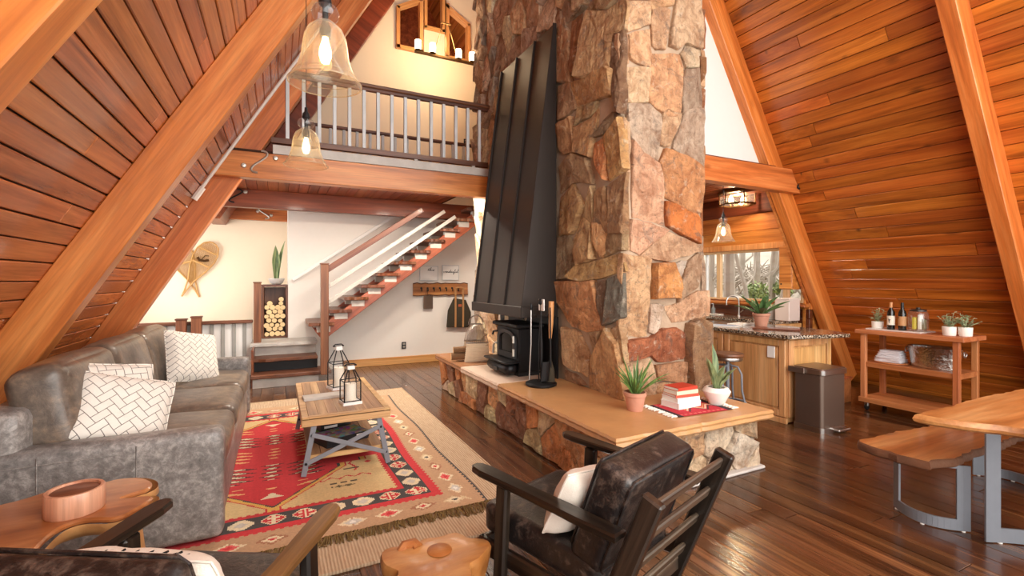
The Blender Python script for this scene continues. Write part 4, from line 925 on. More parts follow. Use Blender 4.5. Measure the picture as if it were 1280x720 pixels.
def plant(name, label, loc, pot_fn, leaves, mat, group=None):
    t = thing(name, label, 'plant', loc, 0, group); zt_ = pot_fn(t)
    for L, w, bend, az, tilt, *r in leaves:
        b = MB(); rad = r[0] if r else .02; blade(b, L, w, bend, az, tilt, base=(rad*cos(az), rad*sin(az), zt_-.01)); b.build('leaf', mat, t)
    return t
def pot(prof, mat, soil_r, soil_z, name='pot'):
    def f(t):
        b = MB(); b.lathe(prof, 32); b.build(name, mat, t); b = MB(); b.lathe([(soil_r, soil_z-.012), (0, soil_z)], 20, cap=False); b.build('soil', M['soil'], t); return soil_z
    return f
rp = random.Random(21)
al = [(rp.uniform(.20, .34), rp.uniform(.022, .03), rp.uniform(.1, .5), i*2.4, rp.uniform(.05, .75)) for i in range(22)]+[(.36, .02, .5, -.2, .8), (.34, .024, .1, .5, .12), (.33, .022, .2, 2.2, .15)]
plant('potted_aloe', 'spiky green aloe in a washed terracotta pot on the hearth slab', (2.70, 3.10, .5), pot([(.062, 0), (.066, .01), (.085, .12), (.094, .125), (.096, .155), (.084, .157), (.078, .12)], M['terracotta'], .078, .135), al, M['aloe'])
sn = [(.40, .085, .05, 1.6, .03), (.30, .07, .15, 3.3, .28), (.26, .065, .2, 4.4, .3), (.24, .055, .3, 5.6, .45), (.20, .06, .2, .3, .35), (.26, .05, .1, 2.4, .2), (.17, .05, .3, 4.9, .5), (.22, .045, .35, .0, .6), (.30, .06, -.1, 3.0, .35)]
plant('snake_plant', 'broad-leaved snake plant in a round white ribbed bowl on the hearth end', (3.48, 2.93, .5), pot([(.06, 0), (.065, .005), (.09, .06), (.114, .105), (.118, .12), (.10, .145), (.085, .155), (.07, .152), (.08, .13)], M['ceramic'], .08, .14), sn, M['snake'])
plant('snake_plant_cutting', 'pair of tall upright green leaves in a low pale pot on the firewood niche', (-.03, 9.2, 1.52), pot([(.06, 0), (.10, .03), (.13, .10), (.115, .11), (.09, .08)], M['concrete'], .1, .085), [(.62, .13, .08, 1.75, .02, .05), (.72, .085, .22, .75, .08, .04), (.30, .03, .1, 1.0, .05)], M['snake'])
# snowshoes -------------------------------------------------------------
def snowshoe(label, loc, ang, strap):
    t = thing('snowshoe', label, 'snowshoe', loc, 0, 'crossed snowshoes on the wall')
    Rm = RX(pi/2) @ RZ(ang)
    pr = [(0, -.62), (.012, -.50), (.05, -.30), (.13, -.08), (.175, .12), (.17, .26), (.12, .38), (.05, .43)]
    out = pr+[(0, .44)]+[(-x, y) for x, y in pr[::-1]]
    b = MB(); b.tube([(x, y, 0) for x, y in out], .013, 7); b.build('frame', M['rawhide'], t, M=Rm)
    b = MB()
    def wid(y):
        for (x0, y0), (x1, y1) in zip(pr, pr[1:]):
            if y0 <= y <= y1: return x0+(x1-x0)*(y-y0)/(y1-y0)
        return 0
    for yy in (.27, .02): b.box((0, yy, 0), (2*wid(yy), .03, .014), .003)
    b.build('crossbar', M['rawhide'], t, False, M=Rm); b = MB()
    for k in range(-14, 22):
        for s in (-1, 1):
            c = k*.036; seg_ = [(x, c+s*x*1.5) for x in [q*.008 for q in range(-24, 25)]]
            ins = [(x, y) for x, y in seg_ if -.36 < y < .42 and abs(x) < wid(y)]
            if len(ins) > 3: b.tube([(ins[0][0], ins[0][1], s*.002), (ins[-1][0], ins[-1][1], s*.002)], .0032, 4)
    b.build('rawhide_lacing', M['rawhide'], t, M=Rm)
    if strap:
        b = MB(); b.tube([(-.09, .10, .02), (-.04, .07, .05), (.03, .09, .05), (.08, .13, .02)], .022, 6, flat=.5); b.tube([(-.02, .08, .04), (.0, .18, .03), (.05, .2, .02)], .01, 5); b.build('binding', M['bronze'], t, M=Rm)
snowshoe('snowshoe in front with a brown leather binding, tilted to the right', (-1.24, 9.92, 1.87), radians(-26), True); snowshoe('plain snowshoe behind, tilted left and partly hidden by the rafter', (-1.47, 9.95, 1.88), radians(20), False)
# coat rack with a bag, tag and signs ---------------------------------------
cr = thing('coat_rack', 'live-edge wooden coat rack with seven black hooks under the stairs', 'coat rack', (2.88, 8.96, 1.42))
rr = random.Random(8); top = [(-.56+1.12*i/14, .115+rr.uniform(-.012, .010)) for i in range(15)]; bot = [(-.56+1.12*i/14, -.115+rr.uniform(-.010, .012)) for i in range(15)]
b = MB(); b.prism(bot+top[::-1], -.015, .015, RX(pi/2)); b.build('board', M['slab'], cr, False)
for e, s in ((top, 1), (bot, -1)):
    b = MB(); b.tube([(x, -.012, z) for x, z in e], .012, 5); b.build('bark_edge', M['bark'], cr)
for i in range(7):
    b = MB(); xx = -.40+.125*i; b.tube([(xx, -.015, .02), (xx, -.05, .025), (xx, -.06, -.0), (xx, -.05, -.03), (xx, -.06, -.035)], .010, 6); b.lathe([(.022, 0), (.018, .012), (0, .014)], 10, (0, 0, 0), TR(xx, -.013, .02) @ RX(pi/2)); b.build('hook', M['black'], cr)
lt = thing('log_carrier', 'olive canvas log carrier hanging by tan straps from the coat rack', 'bag', (3.23, 8.91, 1.0))
b = MB(); sh = [(-.25, -.33), (.25, -.36), (.26, -.05), (.15, .20), (-.10, .24), (-.22, -.0)]; b.prism(sh, -.025, .025, RX(pi/2), .012); b.build('body', M['canvas'], lt, True, .9)
for xx in (-.075, .085):
    b = MB(); b.grid(lambda u, v: (xx-.018+u*.036, -.034-.006*sin(v*3), -.34+v*.78), 1, 14); b.grid(lambda u, v: (xx-.018+u*.036, -.028-.006*sin(v*3), -.34+v*.78), 1, 14, flip=True); b.build('strap', M['strap'], lt)
b = MB(); b.tube([(-.075, -.035, .43), (-.04, -.04, .445), (.05, -.04, .445), (.085, -.035, .43)], .017, 8); b.build('strap_loop', M['strap'], lt); bx(lt, 'label_patch', (.02, -.03, .09), (.07, .006, .05), plain('rust_patch', C(176, 92, 60), .8), .001)
tg = thing('metal_dustpan', 'small dark metal plate hanging from the left hook of the coat rack', 'plate', (2.61, 8.925, 1.17)); bx(tg, 'plate', (0, 0, 0), (.19, .012, .26), plain('burnished_plate', C(128, 112, 100), .3, .7, 0, .1, 14, .25), .004); b = MB(); b.tube([(-.05, 0, .12), (-.03, -.01, .26), (-.03, -.01, .275), (.0, 0, .12)], .004, 5); b.build('cord', M['black'], tg)
def sign(name, label, x, z, w, h, strokes):
    t = thing(name, label, 'sign', (x, 8.985, z)); bx(t, 'panel', (0, -.008, 0), (w-.012, .012, h-.012), M['white_paint'], .001)
    for (c, d) in (((0, -.01, h/2), (w+.012, .022, .014)), ((0, -.01, -h/2), (w+.012, .022, .014)), ((-w/2, -.01, 0), (.012, .022, h)), ((w/2, -.01, 0), (.012, .022, h))): bx(t, 'frame', c, d, M['galv'], .002)
    b = MB()
    for s in strokes: b.tube([(px, -.016, pz) for px, pz in s], .0042, 5)
    b.build('lettering', M['black'], t)
def script(word, x0, x, h):
    """loops of a cursive hand for the letters of word, pen width apart"""
    G = {'w': [(0, .9), (.15, 0), (.35, .7), (.5, 0), (.75, .9)], 'o': [(0, .4), (.3, .9), (.05, .5), (.25, 0), (.5, .5), (.3, .9), (.6, .75)], 'n': [(0, 0), (.1, .85), (.1, 0), (.3, .8), (.45, .75), (.5, 0), (.7, .3)], 'd': [(.4, .8), (.1, .7), (.05, .1), (.3, .1), (.45, .8), (.55, 2.0), (.45, .4), (.6, 0), (.7, .3)],
         'e': [(0, .3), (.35, .6), (.25, .95), (.05, .5), (.25, 0), (.6, .3)], 'r': [(0, 0), (.15, .9), (.3, .75), (.35, 0), (.6, .3)], 'f': [(0, .3), (.35, 1.8), (.25, 2.1), (.12, .5), (.02, -1.1), (.2, -.9), (.15, .1), (.5, .3)], 'u': [(0, .8), (.05, .1), (.3, .1), (.45, .8), (.45, .1), (.65, .3)], 'l': [(0, .2), (.35, 1.9), (.2, 2.1), (.15, .3), (.35, 0), (.6, .3)],
         't': [(0, .2), (.3, 1.7), (.2, .2), (.4, 0), (.55, .3)], 'h': [(0, .2), (.35, 1.9), (.2, 2.1), (.12, 0), (.3, .8), (.45, .6), (.45, 0), (.65, .3)], 'i': [(0, .2), (.15, .8), (.15, .1), (.4, .3)], 's': [(0, .1), (.3, .9), (.35, .3), (.1, 0), (.5, .3)]}
    s = []; cx = x0
    for ch in word:
        g = G[ch]; s += [(cx+(p[0]+.22*p[1])*x, p[1]*h) for p in g]; cx += (max(p[0] for p in g)+.04)*x
    return s
sign('word_sign', 'square framed sign with the word wonderful in black script', 3.085, 1.745, .34, .29, [script('wonderful', -.155, .052, .032)])
sign('word_sign', 'square framed sign partly hidden behind the stair stringer', 2.64, 1.73, .36, .28, [[(p[0]+.03, p[1]+.05) for p in script('this', -.06, .06, .032)]])
# outlets
def outlet(label, loc, M_=None, mat=None, cover=None):
    o = thing('wall_outlet', label, 'outlet', loc); m_ = mat or M['black']
    bx(o, 'cover_plate', (0, -.004, 0), (.085, .01, .13), m_, .003, M_)
    for z in (.028, -.028): bx(o, 'socket', (0, -.011, z), (.045, .008, .034), cover or M['bolt'], .003, M_)
outlet('black wall outlet on the white wall under the stairs', (2.15, 8.984, .35)); outlet('black wall outlet high on the cream loft wall', (3.41, 8.984, 4.40)); 
# loft chandelier
ch = thing('loft_chandelier', 'long bronze chandelier with candle lights hanging in the loft', 'chandelier', (2.66, 8.0, 5.54))
bx(ch, 'bar', (0, 0, 0), (1.12, .05, .045), M['bronze'], .006)
b = MB(); b.tube([(0, 0, .02), (0, 0, .60)], .014, 8); b.build('stem', M['bronze'], ch); b = MB(); b.tube([(0, 0, .60), (0, 0, ZT-5.65)], .012, 8); b.build('hanging_rod', M['bronze'], ch)
b = MB()
for s in (-1, 1): b.tube([(s*.05, 0, .60), (s*.22, 0, .02)], .008, 6)
b.tube([(-.09, 0, .61), (.09, 0, .61)], .016, 8); b.build('braces', M['bronze'], ch)
for (cx, cy) in ((-.5, 0), (-.24, 0), (.24, 0), (.5, 0)):
    b = MB(); b.lathe([(.05, .022), (.06, .035), (.02, .04)], 14, (cx, cy, 0)); cup = b.build('candle_cup', M['bronze'], ch); b = MB(); b.lathe([(.05, .04), (.055, .06), (.055, .19), (.05, .20), (0, .20)], 16, (cx, cy, 0)); b.build('candle_light', M['candle_bulb'], cup)
lamp('loft_chandelier_light', 'POINT', (2.66, 7.9, 5.85), 70, (1, .74, .46), size=.25)
# pendants
def pendant(label, x, y, z, r, top, power, scale=1.0):
    t = thing('bell_pendant', label, 'pendant lamp', (x, y, z), 0, 'glass bell pendants'); s = r/.15
    prof = [(.150, .0), (.146, .006), (.130, .03), (.112, .065), (.098, .11), (.092, .16), (.086, .20), (.070, .235), (.044, .258), (.032, .268)]
    b = MB(); b.lathe([(q*s, w*s) for q, w in prof], 40, cap=False); b.build('bell_shade', M['amber_glass'], t)
    b = MB(); b.tube([(.15*s*cos(a), .15*s*sin(a), .0) for a in [2*pi*i/40 for i in range(40)]], .003*s, 5, True); b.tube([(.132*s*cos(a), .132*s*sin(a), .03*s) for a in [2*pi*i/40 for i in range(40)]], .0016*s, 5, True); b.build('rim', M['amber_glass'], t)
    b = MB(); b.lathe([(.032*s, .266*s), (.052*s, .285*s), (.058*s, .305*s), (.050*s, .328*s), (.026*s, .342*s)], 28, cap=False); b.build('glass_ball', M['clear_glass'], t)
    b = MB(); b.lathe([(0, .20*s), (.022*s, .20*s), (.024*s, .24*s), (.012*s, .27*s), (.012*s, .33*s), (.028*s, .345*s), (.024*s, .375*s), (.012*s, .39*s), (.010*s, .42*s), (0, .42*s)], 16, cap=False); b.build('socket', M['bronze'] if r < .1 else M['iron'], t)
    b = MB(); b.tube([(0, 0, .40*s), (0, 0, top-z)], .003, 6); b.build('cord', M['iron'], t)
    b = MB(); b.lathe([(0, .085*s), (.016*s, .09*s), (.026*s, .12*s), (.024*s, .15*s), (.014*s, .185*s), (.012*s, .2*s)], 18, cap=False); b.build('bulb', M['bulb'], t)
    lamp('pendant_light', 'POINT', (x, y, z+.13*s), power, (1, .74, .46), size=.02)
    return t
pendant('large glass bell pendant nearest the camera at the top of the picture', .18, 2.16, 2.44, .148, 3.84, 3); pendant('glass bell pendant hanging in front of the loft railing', .18, 3.72, 2.43, .150, 3.84, 3); pendant('small glass bell pendant over the kitchen island', 5.6, 4.6, 2.14, .150, 3.02, 8)
fl = thing('flush_ceiling_light', 'bronze hexagonal flush ceiling light with glass sides in the kitchen', 'ceiling light', (6.55, 5.12, 2.80))
b = MB(); b.lathe([(.27, .17), (.29, .18), (.29, .20), (0, .20)], 6); b.build('canopy', M['bronze'], fl, False)
hx6 = [(.26*cos(pi/3*i), .26*sin(pi/3*i)) for i in range(6)]
b = MB(); b.tube([(x, y, .0) for x, y in hx6], .016, 6, True); b.build('lower_ring', M['bronze'], fl)
for i in range(6):
    b = MB(); b.tube([(*hx6[i], 0), (*hx6[i], .18)], .012, 6); b.build('corner_rod', M['bronze'], fl); p, q = hx6[i], hx6[(i+1) % 6]
    b = MB(); b.add([(*p, .0), (*q, .0), (*q, .18), (*p, .18)], [(0, 1, 2, 3)]); b.build('side_glass', M['clear_glass'], fl, False)
for s in (-1, 1):
    b = MB(); b.lathe([(0, .02), (.03, .035), (.042, .07), (.03, .11), (.015, .14), (.015, .17)], 16, (s*.08, -s*.05, 0)); b.build('bulb', M['bulb'], fl)
lamp('kitchen_ceiling_light', 'POINT', (6.55, 5.12, 2.88), 26, (1, .78, .52), size=.03)
# ================================================================== RUGS
b = MB(); b.box((0, 0, .006), (3.2, 4.2, .012), .004); jr = tag(b.build('jute_rug', M['jute'], None, False, M=TR(.02, 4.82, 0)), 'large ribbed natural jute rug under the red kilim', 'rug')
b = MB(); b.tube([(-1.6, -2.1, .008), (1.6, -2.1, .008), (1.6, 2.1, .008), (-1.6, 2.1, .008)], .011, 6, True); b.build('bound_edge', M['jute'], jr)
KW, KL, cell = 2.80, 3.50, .0125
def kilim_col():
    red, tan, cream, sand, char, yel, oran = (206, 58, 62), (194, 156, 120), (232, 214, 178), (222, 192, 138), (74, 70, 68), (226, 178, 92), (214, 120, 70)
    nx, ny = int(KW/cell), int(KL/cell); g = {}
    def motif(x, y, cx, cy, w, h, cols):
        d = abs(x-cx)/w+abs(y-cy)/h
        if d < .25: return cols[0]
        if d < .55: return cols[1]
        if d < .85: return cols[2]
        if d < 1.0: return cols[3]
        return None
    out = []
    for j in range(ny):
        for i in range(nx):
            x = (i+.5)*cell-KW/2; y = (j+.5)*cell-KL/2; ax, ay = abs(x), abs(y); d = min(KW/2-ax, KL/2-ay); side = (KW/2-ax) < (KL/2-ay); s = y if side else x
            zz = abs(((s/.05) % 1)-.5)*2
            c = tan
            if d < .022+.014*zz and side: c = char
            elif d < .30:
                k = round(s/.235); cs = k*.235; pal = [(red, cream, (170, 120, 90), tan), (char, cream, (214, 190, 150), tan), ((240, 236, 226), (206, 200, 190), cream, tan), (red, (226, 96, 92), cream, tan)][k % 4]
                mm = motif(s, d, cs, .165, .115, .075, pal)
                if mm and not (abs(s-cs) % .03 < .006 and abs(d-.165) > .03): c = mm
                if d > .285-.012*zz: c = red
            elif d < .345: c = red if zz < .85 or d < .33 else char
            elif d < .515:
                c = char; k = round(s/.19); cs = k*.19; dd = abs(s-cs)/.085+abs(d-.43)/.075
                if dd < 1.12 and abs(s-cs) < .075 and abs(d-.43) < .066:
                    red_ = k % 4 in (0, 1); c = cream
                    if red_ and dd < .92: c = red
                    if not red_ and dd < .5: c = (206, 196, 184)
                    if red_ and (abs(abs(s-cs)-.03) < .012 and abs(abs(d-.43)-.022) < .010 or abs(s-cs) < .008): c = cream
            elif d < .545+.018*(1 if zz > .5 else 0): c = red
            else:
                # inner field: sand spandrels, stepped red medallion
                c = sand if side else sand
                hw, hl = .52, 1.12
                lim = min(hw, .02+(hl-ay)*.92) if ay > .55 else hw
                step = .86 if ay < .42 else .70 if ay < .50 else 0
                lim2 = max(lim, step); e = lim2-ax
                f1 = max(hl-ay, 0) if ax < .05 else 9
                if e > 0:
                    c = red
                    if e < .016 : c = char
                    else:
                        # lozenge rows inside
                        ry = ((y+.02) % .30)-.15
                        for cx in (-.26, 0, .26):
                            dx = x-cx; dy = ((y-dx*.28*(1 if cx > 0 else -1 if cx < 0 else 0)) % .084)-.042; gg = int((y+2) // .44) % 2
                            dl = abs(dx)/(.105 if cx else .06)+abs(dy)/.022
                            if ax < hw-.06 and ay < .86 and abs(((y+2) % .44)-.22) < .17:
                                if dl < .85: c = cream if gg else (232, 178, 120)
                                elif dl < 1.5 and gg: c = (96, 52, 50)
                        if ay > .88 and ax < (ay-.88)*.8 and ay < .98: c = cream
                elif e > -.055: c = yel if e > -.040 else red
                else:
                    qx, qy = ax-.64, ay-.86; zzl = .30-.06*abs(((ay/.16) % 1)-.5)
                    if abs(ax-.60-.09*abs(((y/.22) % 1)-.5)) < .010 and ay < .72: c = red
                    if abs(ax-.75) < .03-abs((y % .16)-.08)*.9 and ay < .62: c = red
                    if abs(ay-.80-.05*abs(((x/.12) % 1)-.5)*2) < .009 and .3 < ax < .72: c = red
                    if abs(ay-.93) < .012 and .38 < ax < .60 and (i % 6) < 4: c = (96, 84, 64)
                    if abs(ay-.99) < .022-abs(((x/.07) % 1)-.5)*.04 and .40 < ax < .58: c = (110, 96, 66)
                    if abs(ay-.66) < .012 and .54 < ax < .66: c = (104, 90, 66)
            q = 1+.07*noise.noise(Vector((x*9, y*60, 1)))+.05*noise.noise(Vector((x*40, y*3, 7)))
            out.append(tuple(min(1, v*q) for v in C(*c)[:3])+(1,))
    return nx, ny, out
nx, ny, kc = kilim_col()
vs = [((i*cell-KW/2)+.012*sin(j*.05), j*cell-KL/2-.05*max(0, (i/nx-.5))*(1 if j < 1 else 0), .017+.003*noise.noise(Vector((i*.03, j*.03, 0)))) for j in range(ny+1) for i in range(nx+1)]
fs = [(j*(nx+1)+i, j*(nx+1)+i+1, (j+1)*(nx+1)+i+1, (j+1)*(nx+1)+i) for j in range(ny) for i in range(nx)]
me = bpy.data.meshes.new('kilim_rug'); me.from_pydata(vs, [], fs); me.materials.append(M['kilim'])
at = me.color_attributes.new('weave', 'FLOAT_COLOR', 'CORNER'); flat = [v for c in kc for _ in range(4) for v in c]; at.data.foreach_set('color', flat)
kr = tag(link('kilim_rug', me, None, TR(-.04, 4.81, 0)), 'red, sand and charcoal patterned kilim laid over the jute rug', 'rug')
rr = random.Random(2); b = MB()
for k in range(420):
    x = -KW/2+KW*k/420+rr.uniform(-.004, .004); L = rr.uniform(.035, .075)*(1.5 if x > 1.1 else 1)
    b.tube([(x, -KL/2+.03, .022), (x+rr.uniform(-.015, .015), -KL/2-.005, .034+rr.uniform(0, .012)), (x+rr.uniform(-.03, .03), -KL/2-L, .018)], .004, 4)
stuff(b.build('fringe', plain('olive_wool_fringe', C(118, 92, 48), .95, 0, 0, .3, 80, .35), kr))

# ================================================================== SOFA
SF = thing('leather_sofa', 'long three seat grey-brown leather sofa under the sloping wall', 'sofa', (-.86, 4.88, .021))
def soft(parent, name, c, d, r, mat, n=12, puff=(0, 0, 0), amp=.004, freq=4, seed=0, M_=None):
    b = MB(); b.soft(c, d, r, n, puff, None, amp, freq, seed); return b.build(name, mat, parent, True, 1.3, M_)
SL = 3.10
soft(SF, 'base', (0, 0, .20), (1.08, SL-.30, .34), .03, M['sofa'], 8); soft(SF, 'back_frame', (-.46, 0, .46), (.22, SL-.04, .86), .06, M['sofa'], 14, amp=.008)
for s in (-1, 1):
    a = soft(SF, 'arm', (0, s*(SL/2-.085), .345), (1.12, .17, .66), .045, M['sofa'], 14, (.0, .004, .008), .006)
    b = MB()
    for xx in (-.28, .14): b.tube([(xx, s*(SL/2+.002), .06), (xx, s*(SL/2+.004), .64)], .0035, 4)
    b.tube([(-.54, s*(SL/2+.0), .60), (.5, s*(SL/2+.0), .60)], .003, 4); b.build('seam', M['sofa'], a)
for i in range(3):
    yy = (i-1)*.925
    soft(SF, 'seat_cushion', (.10, yy, .455), (.90, .925, .20), .075, M['sofa_seat'], 16, (.01, 0, .035), .010, 3.5, i*3)
    bk = soft(SF, 'back_cushion', (0, 0, 0), (.27, .94, .60), .08, M['sofa_seat'], 18, (.035, .0, .025), .010, 4.5, i*5+1, TR(-.31, yy, .79) @ RY(radians(-11)))
for (xx, yy) in ((.46, 1.45), (.46, -1.45), (-.46, 1.45), (-.46, -1.45)):
    b = MB(); b.box((xx, yy, .02), (.08, .08, .04), .006); b.build('foot', M['blackwood_z'], SF, False)
def pillow(name, label, loc, size, T, rot, mat, group=None):
    b = MB(); n = 18; w, h = size
    def fn(sg):
        def f(u, v):
            x, y = 2*u-1, 2*v-1; t = (max(0, 1-x**4)**.6)*(max(0, 1-y**4)**.6); px = x*(1-.05*(1-y*y))*(1-.04*(x*y)**4); py = y*(1-.05*(1-x*x))*(1-.04*(x*y)**4)
            q = Vector((px*w/2, sg*t*T/2, py*h/2)); q.y += .012*noise.noise(Vector((px*3, py*3, sg)))*t; return q
        return f
    b.grid(fn(-1), n, n); b.grid(fn(1), n, n, flip=True); o = b.build(name, mat, None, True, 3.2)
    o.matrix_basis = TR(*loc) @ rot; tag(o, label, 'cushion', group)
    e = MB(); pts = []
    for q in range(4):
        for k in range(10):
            t = -1+2*k/10; x, y = ((t, -1), (1, t), (-t, 1), (-1, -t))[q]; pts.append((x*(1-.05*(1-y*y))*(1-.04*(x*y)**4)*w/2, 0, y*(1-.05*(1-x*x))*(1-.04*(x*y)**4)*h/2))
    e.tube(pts, .005, 5, True); e.build('piped_edge', mat, o); return o
pillow('throw_pillow', 'white herringbone-lined pillow in front, against the near sofa arm', (-.87, 3.70, .79), (.52, .46), .18, RZ(radians(30)) @ RX(radians(-30)) @ RY(radians(20)), M['herring'], 'herringbone pillows')
pillow('throw_pillow', 'white herringbone-lined pillow tucked behind the front one at the near arm', (-.98, 3.83, .84), (.50, .48), .15, RZ(radians(32)) @ RX(radians(-22)) @ RY(radians(10)), M['herring_b'], 'herringbone pillows')
pillow('throw_pillow', 'white herringbone-lined pillow alone at the far end of the sofa', (-.78, 5.72, .82), (.54, .54), .17, RZ(radians(46)) @ RX(radians(-24)) @ RY(radians(13)), M['herring'], 'herringbone pillows')

# ================================================================== ARMCHAIRS
def armchair(label, loc, rz):
    t = thing('lounge_armchair', label, 'armchair', loc, rz, 'black wood lounge chairs')
    for s in (-1, 1):
        b = MB(); p0, p1 = Vector((s*.335, -.225, 0)), Vector((s*.335, -.535, .80)); d = p1-p0; a = atan2(-d.y, d.z)
        b.box((0, 0, d.length/2), (.045, .085, d.length), .008); b.build('back_post', M['blackwood_z'], t, False, M=TR(*p0) @ RX(a))
        b = MB(); b.box((0, 0, .31), (.042, .075, .62), .01); b.build('front_leg', M['blackwood_z'], t, False, M=TR(s*.355, .27, 0) @ RX(radians(3)))
        pl = [(-.030, -.41), (-.034, -.2), (-.030, .05), (-.034, .25), (-.036, .36), (-.028, .42), (-.012, .445), (.012, .445), (.028, .42), (.036, .36), (.034, .25), (.030, .05), (.034, -.2), (.030, -.41)]
        b = MB(); b.prism([(x*1.3, y) for x, y in pl], -.017, .017, None, .008); b.build('armrest', M['armtop'] if 'foreground' in label and s > 0 else M['blackwood'], t, False, M=TR(s*.362, 0, .638) @ RX(radians(2)))
        b = MB(); b.box((s*.335, .04, .265), (.034, .78, .085), .008); b.build('side_rail', M['blackwood'], t, False)
    b = MB(); b.box((0, .41, .265), (.70, .034, .085), .008); b.build('front_rail', M['blackwood_x'], t, False)
    b = MB(); b.box((0, -.30, .20), (.66, .03, .07), .006); b.build('rear_rail', M['blackwood_x'], t, False)
    for k, f in enumerate((.94, .75, .57, .36)):
        p = Vector((0, -.225, 0))+(Vector((0, -.535, .80))-Vector((0, -.225, 0)))*f
        b = MB(); b.box((0, 0, 0), (.64, .022, .05), .006); b.build('back_slat', M['blackwood_x'], t, False, M=TR(*p) @ RX(radians(21)))
    soft(t, 'seat_cushion', (0, .10, .375), (.62, .70, .15), .035, M['black_leather'], 14, (0, .01, .018), .006, 5, 2, RX(radians(2)))
    bc = soft(t, 'back_cushion', (0, 0, .23), (.60, .16, .47), .035, M['black_leather'], 14, (.0, .02, .006), .006, 5, 6, TR(-.01, -.185, .40) @ RX(radians(20)))
    b = MB()
    for yy in (-.08, .08):
        pts = [(-.26, yy, .01), (.26, yy, .01), (.283, yy, .04), (.283, yy, .43), (.26, yy, .455), (-.26, yy, .455), (-.283, yy, .43), (-.283, yy, .04)]; b.tube(pts, .007, 6, True)
    b.build('piping', M['black_leather'], bc); return t
armchair('black wooden lounge chair with slatted back and black leather beside the hearth', (1.377, 1.92, 0), radians(18.5))
armchair('black leather lounge chair in the left foreground, worn brown armrests', (-.326, 1.889, 0), radians(-30))
pillow('lumbar_pillow', 'plain cream pillow in the slatted armchair by the hearth', (1.27, 1.80, .60), (.40, .33), .15, RZ(radians(18.5-8)) @ RX(radians(24)) @ RY(radians(6)), M['pillow_plain'])
lp = pillow('lumbar_pillow', 'white pillow with black specks in the foreground left armchair', (-.35, 1.80, .625), (.52, .37), .16, RZ(radians(-30)) @ RX(radians(27)), M['pillow_plain'])
b = MB(); rr = random.Random(4)
for k in range(22):
    x = -.16+.32*k/22; b.tube([(x, .028+.006*sin(k*2.1), .158), (x+rr.uniform(.006, .014), .032+.006*sin(k*2.1), .160+rr.uniform(-.006, .004))], .0045, 4)
b.build('stitched_specks', M['black'], lp)
# ================================================================== SIDE TABLE, HOLDER, STUMP
stt = thing('root_side_table', 'live-edge teak root side table between sofa arm and foreground armchair', 'side table', (-.86, 2.60, 0))
poly = [(-.45, .0), (-.38, .25), (-.19, .31), (-.13, .37), (-.09, .39), (-.01, .42), (.08, .38), (.14, .41), (.23, .38), (.30, .30), (.31, .2), (.25, .17), (.20, .13), (.27, .12), (.35, .1), (.33, .02), (.26, -.1), (.17, -.05), (.12, -.04), (.07, -.07), (.05, -.15), (.05, -.27), (.0, -.32), (-.15, -.30), (-.32, -.2)]
def smooth_poly(p, it=2):
    for _ in range(it): p = [q for i in range(len(p)) for a, b_ in ((p[i], p[(i+1) % len(p)]),) for q in ((a[0]*.75+b_[0]*.25, a[1]*.75+b_[1]*.25), (a[0]*.25+b_[0]*.75, a[1]*.25+b_[1]*.75))]
    return p
sp_ = smooth_poly(poly, 2); b = MB(); b.prism(sp_, .575, .60, None, .008); tp = b.build('top', M['teak'], stt, True, .6)
b = MB(); ins = inset(sp_ if sum(sp_[i][0]*sp_[(i+1) % len(sp_)][1]-sp_[(i+1) % len(sp_)][0]*sp_[i][1] for i in range(len(sp_))) > 0 else sp_[::-1], .02); n = len(ins); o2 = sp_ if True else sp_
out_ = inset(ins, -.02); vs = [(x, y, .588) for x, y in out_]+[(x*1.01, y*1.01, .555) for x, y in out_]+[(x*.95, y*.95, .520) for x, y in ins]
b.add(vs, [(r*n+(i+1) % n, r*n+i, (r+1)*n+i, (r+1)*n+(i+1) % n) for r in (0, 1) for i in range(n)]); b.build('live_edge', M['teak_edge'], tp, True, 1.5)
for (lx, ly, ex, ey) in ((-.12, -.26, -.16, -.34), (.2, .18, .28, .26), (-.22, .12, -.30, .18)):
    b = MB(); b.tube([(lx, ly, .56), ((lx+ex)/2, (ly+ey)/2, .3), (ex, ey, 0)], [.065, .045, .05], 9); b.build('leg', M['teak_edge'], stt)
ck = thing('coaster_holder', 'round turned pink-brown wooden holder on the root side table', 'holder', (-.79, 2.67, .60)); b = MB(); b.lathe([(.098, 0), (.102, .006), (.102, .092), (.098, .098), (.086, .098), (.084, .085)], 36); b.build('body', M['pink_wood'], ck)
b = MB(); b.lathe([(.083, .070), (.083, .088), (.078, .091), (0, .091)], 30); b.build('coaster', M['walnut'], ck)
stp = thing('stump_stool', 'honey coloured live-edge tree stump table in the foreground between armchairs', 'stump', (.60, 1.93, 0))
NP = 56
def stump_r(a): return .215*(1+.14*sin(3*a+.6)+.08*sin(5*a+2)+.05*sin(9*a)-.16*math.exp(-((a-2.0)/.22)**2))
b = MB(); vs = []; fs = []
for z, s in ((0, .98), (.1, .92), (.25, .9), (.36, .98), (.405, 1.0), (.42, .965), (.425, .7), (.421, .35)):
    for i in range(NP):
        a = 2*pi*i/NP; r = stump_r(a)*s*(1+.03*sin(7*a+z*20)); vs.append((1.0*r*cos(a), .9*r*sin(a), z))
vs.append((0, 0, .418))
for q in range(7):
    for i in range(NP): j = (i+1) % NP; fs.append((q*NP+i, q*NP+j, (q+1)*NP+j, (q+1)*NP+i))
for i in range(NP): fs.append((7*NP+i, 7*NP+(i+1) % NP, 8*NP))
b.add(vs, fs); b.build('trunk', M['stump'], stp, True, .9); b = MB(); b.lathe([(.055, .004), (.04, .012), (0, .014)], 16, (.03, .05, .418), cap=False); b.build('knot', M['stump'], stp)
